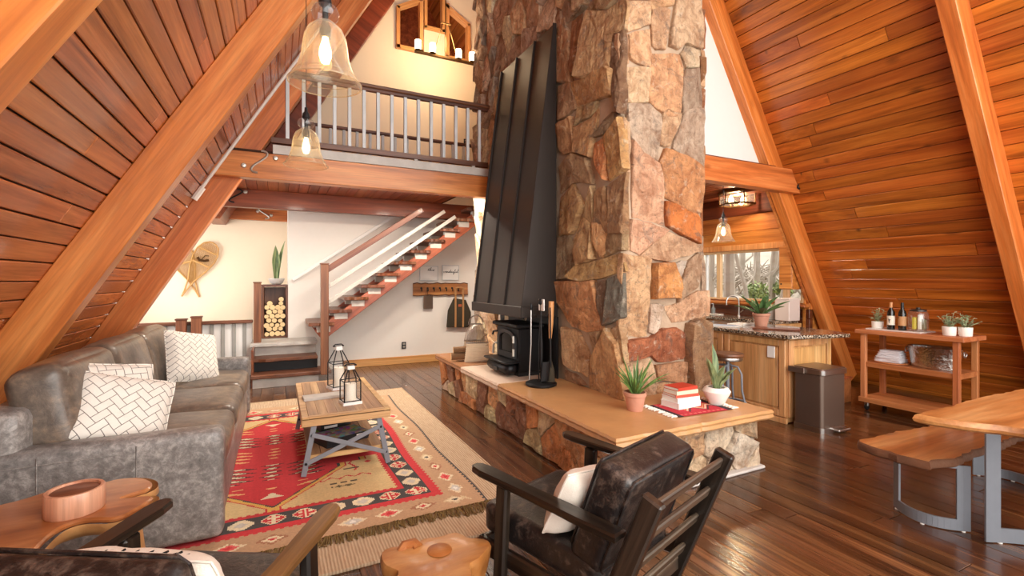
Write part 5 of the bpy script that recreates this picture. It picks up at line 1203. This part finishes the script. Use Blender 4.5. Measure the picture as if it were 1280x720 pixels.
b = MB(); b.tube([(-.13, .12, .40), (-.10, .14, .425), (-.06, .13, .43), (-.05, .11, .42)], .025, 8); b.build('burl', M['stump'], stp)

# ================================================================== COFFEE TABLE
cf = thing('coffee_table', 'reclaimed plank coffee table with grey steel trestle legs on the kilim', 'coffee table', (.515, 4.80, .022))
CW, CL = .70, 1.42
for i in range(8):
    for h in range(2):
        l = (CL-.1)/2; bx(cf, 'top_plank', (0, 0, 0), (.0745, l-.003, .026), M['ct'], .003, TR(-CW/2+.05+.0745*(i+.5)+.001, (h-.5)*l, .468))
for s in (-1, 1): bx(cf, 'top_border', (s*(CW/2-.025), 0, .468), (.05, CL, .026), M['ct_edge'], .003); bx(cf, 'top_border', (0, s*(CL/2-.025), .468), (CW-.1, .05, .026), M['ct_edge'], .003); bx(cf, 'apron', (0, s*(CL/2-.012), .435), (CW, .024, .065), M['ct_edge'], .003); bx(cf, 'apron', (s*(CW/2-.012), 0, .435), (.024, CL-.05, .065), M['ct_edge'], .003)
for i in range(6): bx(cf, 'shelf_plank', (-.25+.1*i, 0, .135), (.096, CL-.14, .026), M['ct'], .003)
bx(cf, 'shelf_edge', (0, -CL/2+.06, .135), (.62, .02, .04), M['ct_edge'], .003)
def flat_bar(parent, name, p, q, w, th, mat):
    p, q = Vector(p), Vector(q); d = q-p; return bx(parent, name, (d.length/2, 0, 0), (d.length, th, w), mat, .002, TR(*p) @ RY(-atan2(d.z, d.x)))
for s in (-1, 1):
    yy = s*(CL/2-.035)
    for q in (-1, 1):
        flat_bar(cf, 'leg', (q*.335, yy, .0), (q*.255, yy, .41), .042, .022, M['steel_grey'])
        b = MB()
        for (bx_, bz) in ((q*.316, .10), (q*.272, .32)): b.lathe([(.012, 0), (.009, .009), (0, .010)], 10, (0, 0, 0), TR(bx_, yy-.011, bz) @ RX(pi/2))
        b.build('bolt', M['iron'], cf)
    flat_bar(cf, 'cross_brace', (-.316, yy-.012, .10), (.272, yy-.012, .33), .036, .008, M['steel_grey']); flat_bar(cf, 'cross_brace', (-.272, yy-.018, .33), (.316, yy-.018, .10), .036, .008, M['steel_grey'])
def lantern(label, loc, w, h, rz, clabel, ch_):
    t = thing('candle_lantern', label, 'lantern', loc, rz, 'house shaped lanterns')
    bx(t, 'base', (0, 0, .014), (w, w, .028), M['white_paint'], .003); hw = w/2-.012; hz = h*.56
    for sx in (-1, 1):
        for sy in (-1, 1):
            b = MB(); b.tube([(sx*hw, sy*hw, .028), (sx*hw, sy*hw, hz), (sx*.025, sy*.025, h*.84)], .0055, 6); b.build('frame_rod', M['iron'], t)
    b = MB(); b.tube([(-hw, -hw, hz), (hw, -hw, hz), (hw, hw, hz), (-hw, hw, hz)], .0045, 5, True); b.tube([(-hw, -hw, .034), (hw, -hw, .034), (hw, hw, .034), (-hw, hw, .034)], .0045, 5, True); b.build('frame_ring', M['iron'], t)
    bx(t, 'cap', (0, 0, h*.87), (.065, .065, h*.09), M['white_paint'], .004); b = MB(); b.tube([(-.055, 0, h*.915), (-.03, 0, h*.955), (.03, 0, h*.955), (.055, 0, h*.915)], .006, 6); b.tube([(-.055, 0, h*.915), (.055, 0, h*.915)], .006, 6); b.build('handle', M['iron'], t)
    for (a, p, q) in ((0, (-hw, -hw), (hw, -hw)), (1, (hw, -hw), (hw, hw)), (2, (hw, hw), (-hw, hw)), (3, (-hw, hw), (-hw, -hw))):
        b = MB(); b.add([(*p, .03), (*q, .03), (*q, hz), (*p, hz)], [(0, 1, 2, 3)]); b.build('glass_pane', M['clear_glass'], t, False)
    c = thing('pillar_candle', clabel, 'candle', (loc[0], loc[1], loc[2]+.028), 0, 'pillar candles'); b = MB(); r = w*.30; b.lathe([(r, 0), (r, ch_-.004), (r-.006, ch_), (r*.7, ch_-.006), (0, ch_-.01)], 28); b.build('wax', M['candle'], c); b = MB(); b.tube([(0, 0, ch_-.012), (.002, 0, ch_+.008)], .0018, 5); b.build('wick', M['iron'], c)
lantern('shorter house-shaped lantern with white base nearest on the coffee table', (.575, 4.40, .499), .165, .37, radians(8), 'white pillar candle inside the shorter near lantern', .155)
lantern('taller house-shaped lantern with white cap farther back on the coffee table', (.545, 5.06, .499), .18, .47, radians(14), 'white pillar candle inside the taller far lantern', .19)
dt = thing('weathered_tray', 'flat whitewashed wooden board lying across the coffee table', 'board', (.38, 4.72, .4995), radians(4)); bx(dt, 'board', (0, 0, .014), (.36, .16, .028), M['weather'], .004)
def game(label, loc, d, rz, c1, c2):
    t = thing('board_game', label, 'board game', loc, rz, 'board games on the coffee table shelf'); bx(t, 'box', (0, 0, d[2]*.4), (d[0]-.006, d[1]-.006, d[2]*.8), plain('game_box', c1, .5), .002); l = bx(t, 'lid', (0, 0, d[2]*.62), (d[0], d[1], d[2]*.76), c2, .002); return t, l
t_ = NT('game_cover'); vv = t_.coords(); vo = t_.n('ShaderNodeTexVoronoi', Vector=vv, Scale=26.0).outputs['Color']; t_.p(Base__Color=t_.mix(.55, vo, C(60, 50, 52)), Roughness=.4); GC = t_.m
g1, l1 = game('wide dark board game with a busy picture lid, at the front of the lower shelf', (.50, 4.46, .167), (.40, .28, .072), radians(22), C(30, 28, 34), plain('black_lid', C(26, 24, 28), .4)); bx(l1, 'lid_print', (0, 0, .0727), (.38, .26, .002), GC, 0); bx(l1, 'side_label', (.12, -.1405, .045), (.09, .002, .035), M['white_paint'], 0)
g2, l2_ = game('black and green board game behind on the lower shelf', (.46, 4.80, .167), (.28, .22, .10), radians(14), C(122, 180, 64), plain('black_lid_green', C(30, 32, 30), .4)); bx(l2_, 'side_label', (-.05, -.1105, .066), (.12, .002, .022), M['white_paint'], 0)
# ================================================================== BOOKS AND WOVEN MAT ON THE HEARTH
mt = thing('woven_mat', 'small red woven mat with white tassels under the stacked books', 'mat', (3.17, 2.945, .5), radians(-3)); MW, MH, mc = .60, .38, .01
nx2, ny2 = int(MW/mc), int(MH/mc); vs = [(i*mc-MW/2, j*mc-MH/2, .004) for j in range(ny2+1) for i in range(nx2+1)]; fs = [(j*(nx2+1)+i, j*(nx2+1)+i+1, (j+1)*(nx2+1)+i+1, (j+1)*(nx2+1)+i) for j in range(ny2) for i in range(nx2)]; col = []
for j in range(ny2):
    for i in range(nx2):
        x, y = (i+.5)*mc-MW/2, (j+.5)*mc-MH/2; c = (196, 44, 60); e = abs(((x/.2) % 1)-.5)*.2
        if abs(abs(x)-.27) < .026: c = (60, 44, 52)
        elif x > -.1 and abs(y+.075-e) < .012: c = (232, 210, 180)
        elif x > -.1 and abs(y+.105-e) < .014: c = (70, 50, 46)
        elif x > -.1 and abs(y+.045-e) < .010: c = (214, 150, 96)
        elif abs(abs(y)-.15) < .008 and (i % 5) < 3: c = (230, 120, 110)
        col += list(C(*c))*4
me = bpy.data.meshes.new('weave'); me.from_pydata(vs, [], fs); me.materials.append(M['kilim']); me.color_attributes.new('weave', 'FLOAT_COLOR', 'CORNER').data.foreach_set('color', col); link('weave', me, mt)
rr = random.Random(9)
for s in (-1, 1):
    for k in range(12):
        y = -MH/2+.016+k*.0315; b = MB(); p = [(s*MW/2, y, .005), (s*(MW/2+.02), y+rr.uniform(-.006, .006), .010), (s*(MW/2+.045), y+rr.uniform(-.015, .015), .012), (s*(MW/2+.07), y+rr.uniform(-.02, .02), .007)]; b.tube(p, [.004, .011, .007, .004], 6); b.build('tassel', M['paper'], mt)
bk_ = [('thick white book lowest in the stack on the red mat', .28, .20, .050, (236, 230, 224), 4), ('white paperback second from the bottom of the stack on the red mat', .26, .19, .040, (240, 236, 232), 0), ('slim red book in the middle of the stack on the red mat', .245, .18, .022, (204, 84, 62), -6), ('cream book with a white page block, fourth in the stack on the mat', .24, .17, .034, (226, 206, 178), -3), ('red covered book on top of the stack on the red mat', .235, .165, .026, (196, 62, 42), 2)]
z = .5045
for lab, w, d, h, c, r in bk_:
    t = thing('book', lab, 'book', (3.15, 3.03, z), radians(r), 'books stacked on the hearth'); m_ = plain('book_cover', C(*c), .45)
    bx(t, 'cover', (0, 0, .0015), (w, d, .003), m_, .001); bx(t, 'cover', (0, 0, h-.0015), (w, d, .003), m_, .001); bx(t, 'spine', (0, -d/2+.001, h/2), (w, .003, h), m_, .001); bx(t, 'pages', (0, .002, h/2), (w-.012, d-.012, h-.0065), M['paper'], 0); z += h+.0008
# ================================================================== DINING TABLE AND BENCH
def slab_top(parent, poly, z0, z1, seed, mat, mat_e, rough=.012):
    b = MB(); p2 = []; rr = random.Random(seed); n0 = len(poly)
    for i in range(n0):
        a, c = Vector(poly[i]), Vector(poly[(i+1) % n0]); L = (c-a).length; kk = max(1, int(L/.05)); nn = Vector(((c-a).y, -(c-a).x)).normalized()
        for q in range(kk): p2.append(tuple(a+(c-a)*(q/kk)+nn*(rr.uniform(-rough, rough)*.7+rough*.8*sin(q*.31+i*2)+rough*.4*sin(q*.83+i)) if q else a))
    n = len(p2); rings = ((inset(p2, .02), z0), (inset(p2, .004), z0+.012), (p2, (z0+z1)/2), (inset(p2, .006), z1-.008), (inset(p2, .014), z1))
    vs = [(x, y, z) for p, z in rings for x, y in p]; b.mi = 1
    fs = []
    for r in range(4):
        for i in range(n): j = (i+1) % n; fs.append((r*n+i, r*n+j, (r+1)*n+j, (r+1)*n+i))
    b.add(vs, fs); b.mi = 0; b.f.append(tuple(4*n+i for i in range(n))); b.m.append(0); b.f.append(tuple(range(n))[::-1]); b.m.append(0)
    o = b.build('top', [mat, mat_e], parent, True, .5)
    for p in o.data.polygons: p.material_index = 0 if len(p.vertices) > 4 else 1
    return o
def bowed_leg(parent, F, N, bulge, h, wid, th, mat):
    """flat steel U frame bowed in plan from F to N"""
    F, N = Vector((*F, 0)), Vector((*N, 0)); d = N-F; perp = Vector((-d.y, d.x, 0)).normalized(); pts = []
    for i in range(17): t = i/16; pts.append(F+d*t+perp*bulge*4*t*(1-t))
    b = MB(); vs = []; n = len(pts)
    L = [0]
    for i in range(1, n): L.append(L[-1]+(pts[i]-pts[i-1]).length)
    tot = L[-1]
    def col(i, z0, z1, i2):
        a, c = pts[i], pts[i2]; tn = (c-a).normalized(); nm = Vector((-tn.y, tn.x, 0))*th/2
        q = [a-nm, a+nm, c+nm, c-nm]; b.add([(*v[:2], z0) for v in q]+[(*v[:2], z1) for v in q], [(3, 2, 1, 0), (4, 5, 6, 7), (0, 1, 5, 4), (1, 2, 6, 5), (2, 3, 7, 6), (3, 0, 4, 7)])
    for i in range(n-1):
        m = (L[i]+L[i+1])/2
        if m < wid or m > tot-wid: col(i, .006, h, i+1)
        else: col(i, .006, .006+wid, i+1); col(i, h-.02, h, i+1)
    o = b.build('leg_frame', mat, parent, False)
    for i in (1, n//2, n-2):
        k = MB(); k.lathe([(.012, 0), (.012, .006)], 8, tuple(pts[i])); k.build('glide', M['white_paint'], o)
    return o
dtb = thing('dining_table', 'live-edge dining table with a pale figured slab top on grey steel legs', 'dining table', (0, 0, 0))
slab_top(dtb, [(3.36, 1.44), (3.40, 1.28), (3.52, 1.06), (3.56, .80), (3.50, .50), (5.6, .46), (5.6, 1.43)], .755, .81, 3, M['slab_x'], M['slab'], .010)
bowed_leg(dtb, (3.86, 1.285), (3.86, .60), .30, .755, .085, .012, M['steel_grey']); bowed_leg(dtb, (5.2, 1.285), (5.2, .60), -.30, .755, .085, .012, M['steel_grey'])
bn = thing('live_edge_bench', 'live-edge bench with rough bark edge tucked beside the dining table', 'bench', (0, 0, 0))
slab_top(bn, [(3.60, 1.86), (3.57, 1.66), (3.58, 1.44), (3.80, 1.395), (4.10, 1.42), (4.5, 1.39), (5.4, 1.41), (5.4, 1.85), (4.6, 1.83), (4.0, 1.87)], .42, .48, 5, M['slab_x'], M['bark'], .016)
bowed_leg(bn, (3.90, 1.775), (3.93, 1.38), -.13, .42, .07, .012, M['steel_grey']); bowed_leg(bn, (5.1, 1.775), (5.1, 1.38), .13, .42, .07, .012, M['steel_grey'])
# ================================================================== BAR CART AND WHAT STANDS ON IT
CX, CY = 6.70, 2.83
ct = thing('bar_cart', 'reddish wooden three tier bar cart on casters against the plank wall', 'cart', (CX, CY, 0))
bx(ct, 'top', (0, 0, .965), (.54, 1.04, .05), M['cart'], .004); bx(ct, 'shelf', (0, 0, .565), (.46, .94, .06), M['cart'], .004); bx(ct, 'shelf', (0, 0, .13), (.50, .98, .06), M['cart'], .004)
for sx in (-1, 1):
    for sy in (-1, 1):
        bx(ct, 'leg', (sx*.215, sy*.445, .52), (.055, .055, .84), M['cart_z'], .004)
        b = MB(); b.tube([(sx*.2, sy*.42-.012, .04), (sx*.2, sy*.42+.012, .04)], .038, 14); w_ = b.build('caster', M['black'], ct); bx(w_, 'fork', (sx*.2, sy*.42, .075), (.04, .045, .05), M['steel'], .004)
def leafy(label, x, y, seed):
    t = thing('leafy_pot', label, 'plant', (x, y, .99), 0, 'small grey-green pot plants on the cart'); b = MB(); b.lathe([(.054, 0), (.058, .006), (.062, .095), (.058, .098), (.055, .09), (.05, .08), (0, .08)], 24); b.build('pot', M['ceramic'], t); r = random.Random(seed)
    for s in range(17):
        a = s*2.4; tl = r.uniform(.1, 1.0); L = r.uniform(.09, .18); tip = Vector((sin(tl)*cos(a)*L, sin(tl)*sin(a)*L, .085+cos(tl)*L)); b = MB(); b.tube([(0, 0, .07), tuple(tip*.6+Vector((0, 0, .035))), tuple(tip)], .002, 4)
        for q in range(9):
            f = .3+.7*q/8; c = Vector((0, 0, .075)).lerp(tip, f); aa = r.uniform(0, 6.28); d = Vector((cos(aa), sin(aa), r.uniform(-.2, .6))).normalized(); w = d.cross(Vector((0, 0, 1))).normalized()*.014; l = .042
            b.add([c, c+d*l*.5+w, c+d*l, c+d*l*.5-w], [(0, 1, 2, 3)])
        b.build('sprig', M['euca'], t, False)
leafy('small grey-green plant in a white pot at the left end of the bar cart', 6.66, 3.21, 1); leafy('left one of the two touching white pot plants at the right end of the cart', 6.62, 2.50, 2); leafy('right one of the two touching white pot plants at the right end of the cart', 6.68, 2.385, 3)
sl_ = thing('marble_board', 'pale marble serving board under the wine bottles on the cart', 'board', (6.68, 2.99, .99)); bx(sl_, 'board', (0, 0, .008), (.34, .56, .016), plain('pale_marble', C(218, 208, 202), .25, 0, .2), .003)
def wine(label, x, y, cap, lab):
    t = thing('wine_bottle', label, 'bottle', (x, y, 1.006), 0, 'wine bottles on the bar cart'); b = MB(); b.lathe([(.036, 0), (.039, .006), (.039, .195), (.034, .222), (.017, .25), (.0145, .27), (.0145, .325), (0, .325)], 24); b.build('glass', plain('dark_bottle', C(16, 18, 16), .1, 0, .5), t)
    b = MB(); b.lathe([(.0155, .262), (.0155, .326), (0, .327)], 16); b.build('foil_cap', plain('foil', cap, .4), t); b = MB(); b.lathe([(.0396, .055), (.0396, .165)], 24, cap=False); l = b.build('label', plain('bottle_label', lab, .6), t); return t, l
_, l = wine('wine bottle with a white label and tan capsule on the cart', 6.60, 3.04, C(206, 146, 96), C(232, 222, 206)); b = MB(); b.tube([(-.0398, .006, .128), (-.0398, -.002, .10), (-.0398, -.008, .125)], .005, 5); b.tube([(-.0398, -.002, .10), (-.0396, -.002, .078)], .003, 5); b.build('emblem', M['black'], l)
wine('wine bottle with a tan label and dark capsule on the cart', 6.60, 2.925, C(30, 26, 26), C(190, 142, 96))
j = thing('glass_jar', 'wide glass jar with a dark lid and packets inside on the cart', 'jar', (6.62, 2.78, 1.006)); b = MB(); b.lathe([(.085, 0), (.092, .01), (.092, .20), (.082, .225), (.07, .235)], 30, cap=False); b.build('glass', M['clear_glass'], j); b = MB(); b.lathe([(.076, .232), (.078, .25), (.05, .258), (.018, .262), (.02, .275), (0, .278)], 26); b.build('lid', plain('pewter', C(96, 92, 88), .35, .9), j); b = MB(); b.lathe([(.08, .003), (.08, .02), (0, .022)], 20); b.build('bottom', M['clear_glass'], j)
for i, (dx, c, h) in enumerate(((-.03, C(206, 186, 60), .14), (.02, C(232, 226, 214), .17), (.05, C(120, 110, 80), .12))):
    p = thing('snack_packet', ['yellow packet inside the glass jar', 'white packet inside the glass jar', 'olive packet inside the glass jar'][i], 'packet', (6.61+.01*i, 2.78-dx, 1.03)); bx(p, 'pouch', (0, 0, h/2), (.05, .035, h), plain('packet_film', c, .35), .006)
pt = thing('round_tray', 'round wooden tray under the folded towels on the middle shelf', 'tray', (6.66, 3.06, .595)); b = MB(); b.lathe([(.16, 0), (.17, .006), (.17, .016), (.16, .014), (0, .012)], 30); b.build('tray', M['cart'], pt)
rr = random.Random(6)
NAMES = ['lowest', 'second lowest', 'third', 'fourth', 'fifth', 'top']
for i in range(6):
    t = thing('folded_towel', NAMES[i]+' white towel of the folded stack on the bar cart', 'towel', (6.66+rr.uniform(-.01, .01), 3.07-.003*i, .6095+.0235*i), radians(rr.uniform(-8, 8)), 'folded white towels on the cart')
    for q in range(2): soft(t, 'fold', (0, 0, .006+.0112*q), (.20-.006*i, .27-.014*i+.01*q, .0108), .005, M['towel'], 6, (0, 0, 0), .002, 9, i*2+q)
ib = thing('ice_bucket', 'oval hammered steel ice tub with ring handles on the cart shelf', 'tub', (6.70, 2.66, .595)); b = MB(); prof = [(.80, 0), (.84, .004), (.92, .12), (1.0, .235), (1.03, .242), (1.0, .245), (.96, .235), (.88, .02), (0, .02)]
vs = []; fs = []; n = 44
for r, z in prof:
    for k in range(n): a = 2*pi*k/n; vs.append((.155*r*cos(a), .25*r*sin(a), z))
for q in range(len(prof)-1):
    for k in range(n): k2 = (k+1) % n; fs.append((q*n+k, q*n+k2, (q+1)*n+k2, (q+1)*n+k))
fs.append(tuple(range(n))[::-1]); b.add(vs, fs); b.build('tub', M['hammered'], ib)
for s in (-1, 1):
    b = MB(); b.tube([(.03*cos(2*pi*i/16), s*(.262+.004), .185+.03*sin(2*pi*i/16)) for i in range(16)], .007, 6, True); b.build('ring_handle', M['steel'], ib)
# ================================================================== TRASH CAN
tc_ = thing('trash_can', 'dark brushed steel rectangular step trash can beside the island', 'trash can', (5.25, 3.085, 0), radians(-2))
rrect = lambda w, d, r, n=5: [(sx*(w/2-r)+r*cos(a0+pi/2*i/n), sy*(d/2-r)+r*sin(a0+pi/2*i/n)) for sx, sy, a0 in ((1, 1, 0), (-1, 1, pi/2), (-1, -1, pi), (1, -1, 3*pi/2)) for i in range(n+1)]
b = MB(); b.prism(rrect(.40, .31, .035), .05, .60); b.build('body', M['dark_steel'], tc_, True, .5); b = MB(); b.prism(rrect(.415, .325, .038), 0, .055); b.build('base', M['steel'], tc_, True, .5)
b = MB(); b.prism(rrect(.425, .35, .04), .605, .66, None, .004); b.build('lid_rim', M['steel'], tc_, True, .5); b = MB(); b.prism(rrect(.40, .325, .035), .655, .668); b.build('lid', M['dark_steel'], tc_, True, .5)
bx(tc_, 'pedal', (.06, -.195, .03), (.20, .08, .025), M['steel'], .008); bx(tc_, 'hinge_cover', (-.225, .10, .63), (.03, .18, .06), M['dark_steel'], .006)
# ================================================================== ISLAND, STOOL, KITCHEN RUN
isl = thing('kitchen_island', 'knotty alder kitchen island cabinet with framed panels', 'cabinet', (5.46, 4.15, 0))
bx(isl, 'carcass', (0, 0, .48), (.80, 1.66, .94), M['alder'], .004)
def panel(parent, c, w, h, axis, sgn, mat):
    """frame and recessed field on a face; axis 'x' faces -X, 'y' faces -Y"""
    f = .075
    def b_(name, u, z, du, dz, dep):
        cc, dd = ((c[0]-dep/2, c[1]+u, c[2]+z), (dep, du, dz)) if axis == 'x' else ((c[0]+u, c[1]-dep/2, c[2]+z), (du, dep, dz))
        return bx(parent, name, cc, dd, mat, .006)
    b_('stile', -w/2+f/2, 0, f, h, .022); b_('stile', w/2-f/2, 0, f, h, .022); b_('rail', 0, h/2-f/2, w-2*f, f, .0215); b_('rail', 0, -h/2+f/2, w-2*f, f, .0215); b_('field', 0, 0, w-2*f-.04, h-2*f-.04, .012)
panel(isl, (-.40, -.42, .50), .80, .86, 'x', -1, M['alder']); panel(isl, (-.40, .40, .50), .80, .86, 'x', -1, M['alder']); panel(isl, (.0, -.83, .50), .78, .86, 'y', -1, M['alder'])
bx(isl, 'toe_board', (-.415, 0, .03), (.03, 1.68, .06), M['alder']); bx(isl, 'outlet_plate', (-.43, -.66, .78), (.01, .09, .13), M['white_paint'], .003)
wt_ = thing('island_worktop', 'dark speckled granite worktop of the island with an overhang', 'worktop', (0, 0, 0)); b = MB(); b.prism(smooth_poly([(4.96, 3.26), (5.0, 3.23), (5.70, 3.04), (5.80, 3.06), (6.02, 3.5), (6.02, 5.0), (5.02, 5.0), (4.98, 3.6)], 1), .953, .995, None, .006); b.build('slab', M['granite'], wt_, True, .4)
so = thing('bar_stool', 'metal bar stool with a round wooden seat between chimney and island', 'stool', (4.60, 3.72, 0))
b = MB(); b.lathe([(.15, .72), (.168, .735), (.172, .755), (.165, .768), (0, .77)], 32); b.build('seat', M['walnut'], so); b = MB(); b.lathe([(.155, .69), (.16, .70), (.155, .725)], 30, cap=True); b.build('seat_pan', M['steel'], so); b = MB(); b.tube([(0, 0, .28), (0, 0, .70)], .022, 12); b.build('screw_post', M['steel_grey'], so)
for q in range(4):
    a = q*pi/2+.35; b = MB(); b.tube([(.03*cos(a), .03*sin(a), .63), (.11*cos(a), .11*sin(a), .62), (.15*cos(a), .15*sin(a), .54), (.155*cos(a), .155*sin(a), .36), (.19*cos(a), .19*sin(a), .20), (.225*cos(a), .225*sin(a), .0)], .012, 8); b.build('leg', M['steel_grey'], so)
b = MB(); b.tube([(.19*cos(2*pi*i/28), .19*sin(2*pi*i/28), .21) for i in range(28)], .012, 8, True); b.build('foot_ring', M['steel_grey'], so)
ag = [(.36, .09, .35, i*.72+.3, .55+.25*(i % 3)) for i in range(9)]+[(.26, .08, .1, i*2.1, .2) for i in range(3)]
plant('potted_agave', 'wide green agave in a small terracotta pot on the island worktop', (5.60, 4.02, .995), pot([(.062, 0), (.066, .01), (.095, .14), (.104, .145), (.106, .175), (.094, .177), (.088, .14)], M['terracotta'], .088, .155), ag, M['agave'])
mg = thing('magazine', 'open pale magazine lying on the island worktop', 'magazine', (5.24, 4.28, .995), radians(20)); bx(mg, 'pages', (0, 0, .006), (.26, .34, .010), M['paper'], .002); bx(mg, 'cover_print', (0, 0, .0118), (.24, .30, .0012), plain('blue_grey_print', C(150, 160, 178), .4), 0)
ty = thing('serving_tray', 'flat pale tray beside the agave pot on the island', 'tray', (5.62, 4.34, .995), radians(10)); bx(ty, 'tray', (0, 0, .008), (.30, .22, .016), M['paper'], .004); bx(ty, 'rim', (0, -.11, .014), (.30, .012, .028), M['paper'], .003)
tr_ = thing('runner_board', 'dark mosaic chopping board in the middle of the island worktop', 'board', (5.46, 3.72, .995), radians(30)); bx(tr_, 'board', (0, 0, .008), (.24, .5, .016), M['walnut_y'], .004)
bc = thing('sink_base_cabinet', 'honey wood base cabinets under the sink window', 'cabinet', (6.78, 5.9, 0)); bx(bc, 'carcass', (0, 0, .475), (.54, 3.0, .95), M['alder'], .004)
for i in range(5):
    d = bx(bc, 'door', (-.28, -1.2+.6*i, .44), (.02, .56, .62), M['alder'], .006); bx(d, 'handle', (-.30+.0, -1.2+.6*i+.2, .62), (.02, .012, .12), M['iron'], .003); d = bx(bc, 'drawer', (-.28, -1.2+.6*i, .85), (.02, .56, .15), M['alder'], .006); bx(d, 'handle', (-.30, -1.2+.6*i, .85), (.02, .12, .012), M['iron'], .003)
w3 = thing('sink_worktop', 'dark stone worktop running under the kitchen window', 'worktop', (6.75, 5.95, .95)); bx(w3, 'slab', (0, 0, .022), (.60, 3.0, .045), M['granite'], .006)
fc = thing('kitchen_faucet', 'curved gooseneck steel faucet at the kitchen window', 'faucet', (6.86, 5.33, .995)); b = MB(); b.lathe([(.028, 0), (.026, .02), (.016, .03), (.016, .06)], 16); b.tube([(0, 0, .05), (0, 0, .24)]+[(-.10+.10*cos(pi*i/10), .04*(1-cos(pi*i/10)), .24+.10*sin(pi*i/10)) for i in range(1, 11)]+[(-.20, .08, .19)], .013, 10); b.build('spout', M['steel'], fc); b = MB(); b.tube([(0, -.03, .07), (0, -.08, .11)], .009, 8); b.build('lever', M['steel'], fc); 
sy_ = thing('side_sprayer', 'short steel side sprayer standing right of the faucet', 'sprayer', (6.87, 5.06, .995)); b = MB(); b.lathe([(.022, 0), (.018, .03), (.012, .05), (.014, .10), (.020, .12), (0, .125)], 14); b.build('body', M['steel'], sy_)
dp = thing('soap_dispenser', 'grey soap dispenser with pump at the window sill', 'soap dispenser', (6.88, 5.86, 1.01)); b = MB(); b.lathe([(.035, 0), (.036, .09), (.016, .11), (.010, .15), (0, .15)], 16); b.build('bottle', plain('smoke_glass', C(120, 124, 122), .2), dp); b = MB(); b.tube([(0, 0, .14), (0, 0, .17), (-.05, 0, .172)], .006, 6); b.build('pump', M['steel'], dp)
sd = thing('soap_tray', 'pale shallow tray under the soap dispenser', 'tray', (6.88, 5.84, .995)); bx(sd, 'tray', (0, 0, .007), (.12, .30, .014), M['paper'], .004)
gp = thing('grey_planter', 'mottled grey planter of short leaves at the kitchen window', 'plant', (6.84, 4.76, .995)); b = MB(); b.lathe([(.075, 0), (.08, .01), (.098, .19), (.09, .192), (.085, .17), (0, .17)], 24); b.build('pot', M['concrete'], gp)
rr = random.Random(31)
for i in range(14): b = MB(); blade(b, rr.uniform(.07, .13), .03, .5, i*2.4, rr.uniform(.1, .8), 5, base=(.03*cos(i*2.4), .03*sin(i*2.4), .165)); b.build('leaf', M['euca'], gp)
wb = thing('white_bin', 'white upright box on the worktop beside the rafter', 'box', (6.82, 4.47, .995)); bx(wb, 'box', (0, 0, .16), (.26, .22, .32), plain('warm_white_box', C(222, 206, 196), .5), .008); bx(wb, 'lid', (0, 0, .325), (.27, .23, .02), plain('warm_white_lid', C(226, 212, 202), .5), .006)
wc = thing('wall_cabinet', 'honey wood wall cabinet hung at the right end of the kitchen window', 'cabinet', (6.92, 4.48, 1.46)); bx(wc, 'carcass', (0, 0, .33), (.24, .20, .66), M['boardy'], .004); d = bx(wc, 'door', (-.13, 0, .33), (.02, .19, .64), M['boardy'], .005); bx(d, 'knob', (-.145, .06, .08), (.015, .02, .02), M['iron'], .004)

ss = thing('step_stool', 'small wooden step stool standing between the trash can and the bar cart', 'step stool', (6.60, 3.72, 0))
for s in (-1, 1): bx(ss, 'side', (0, s*.15, .16), (.30, .025, .32), M['cart'], .004)
bx(ss, 'step', (.06, 0, .32), (.18, .36, .024), M['cart'], .004); bx(ss, 'step', (-.10, 0, .15), (.16, .28, .024), M['cart'], .004)
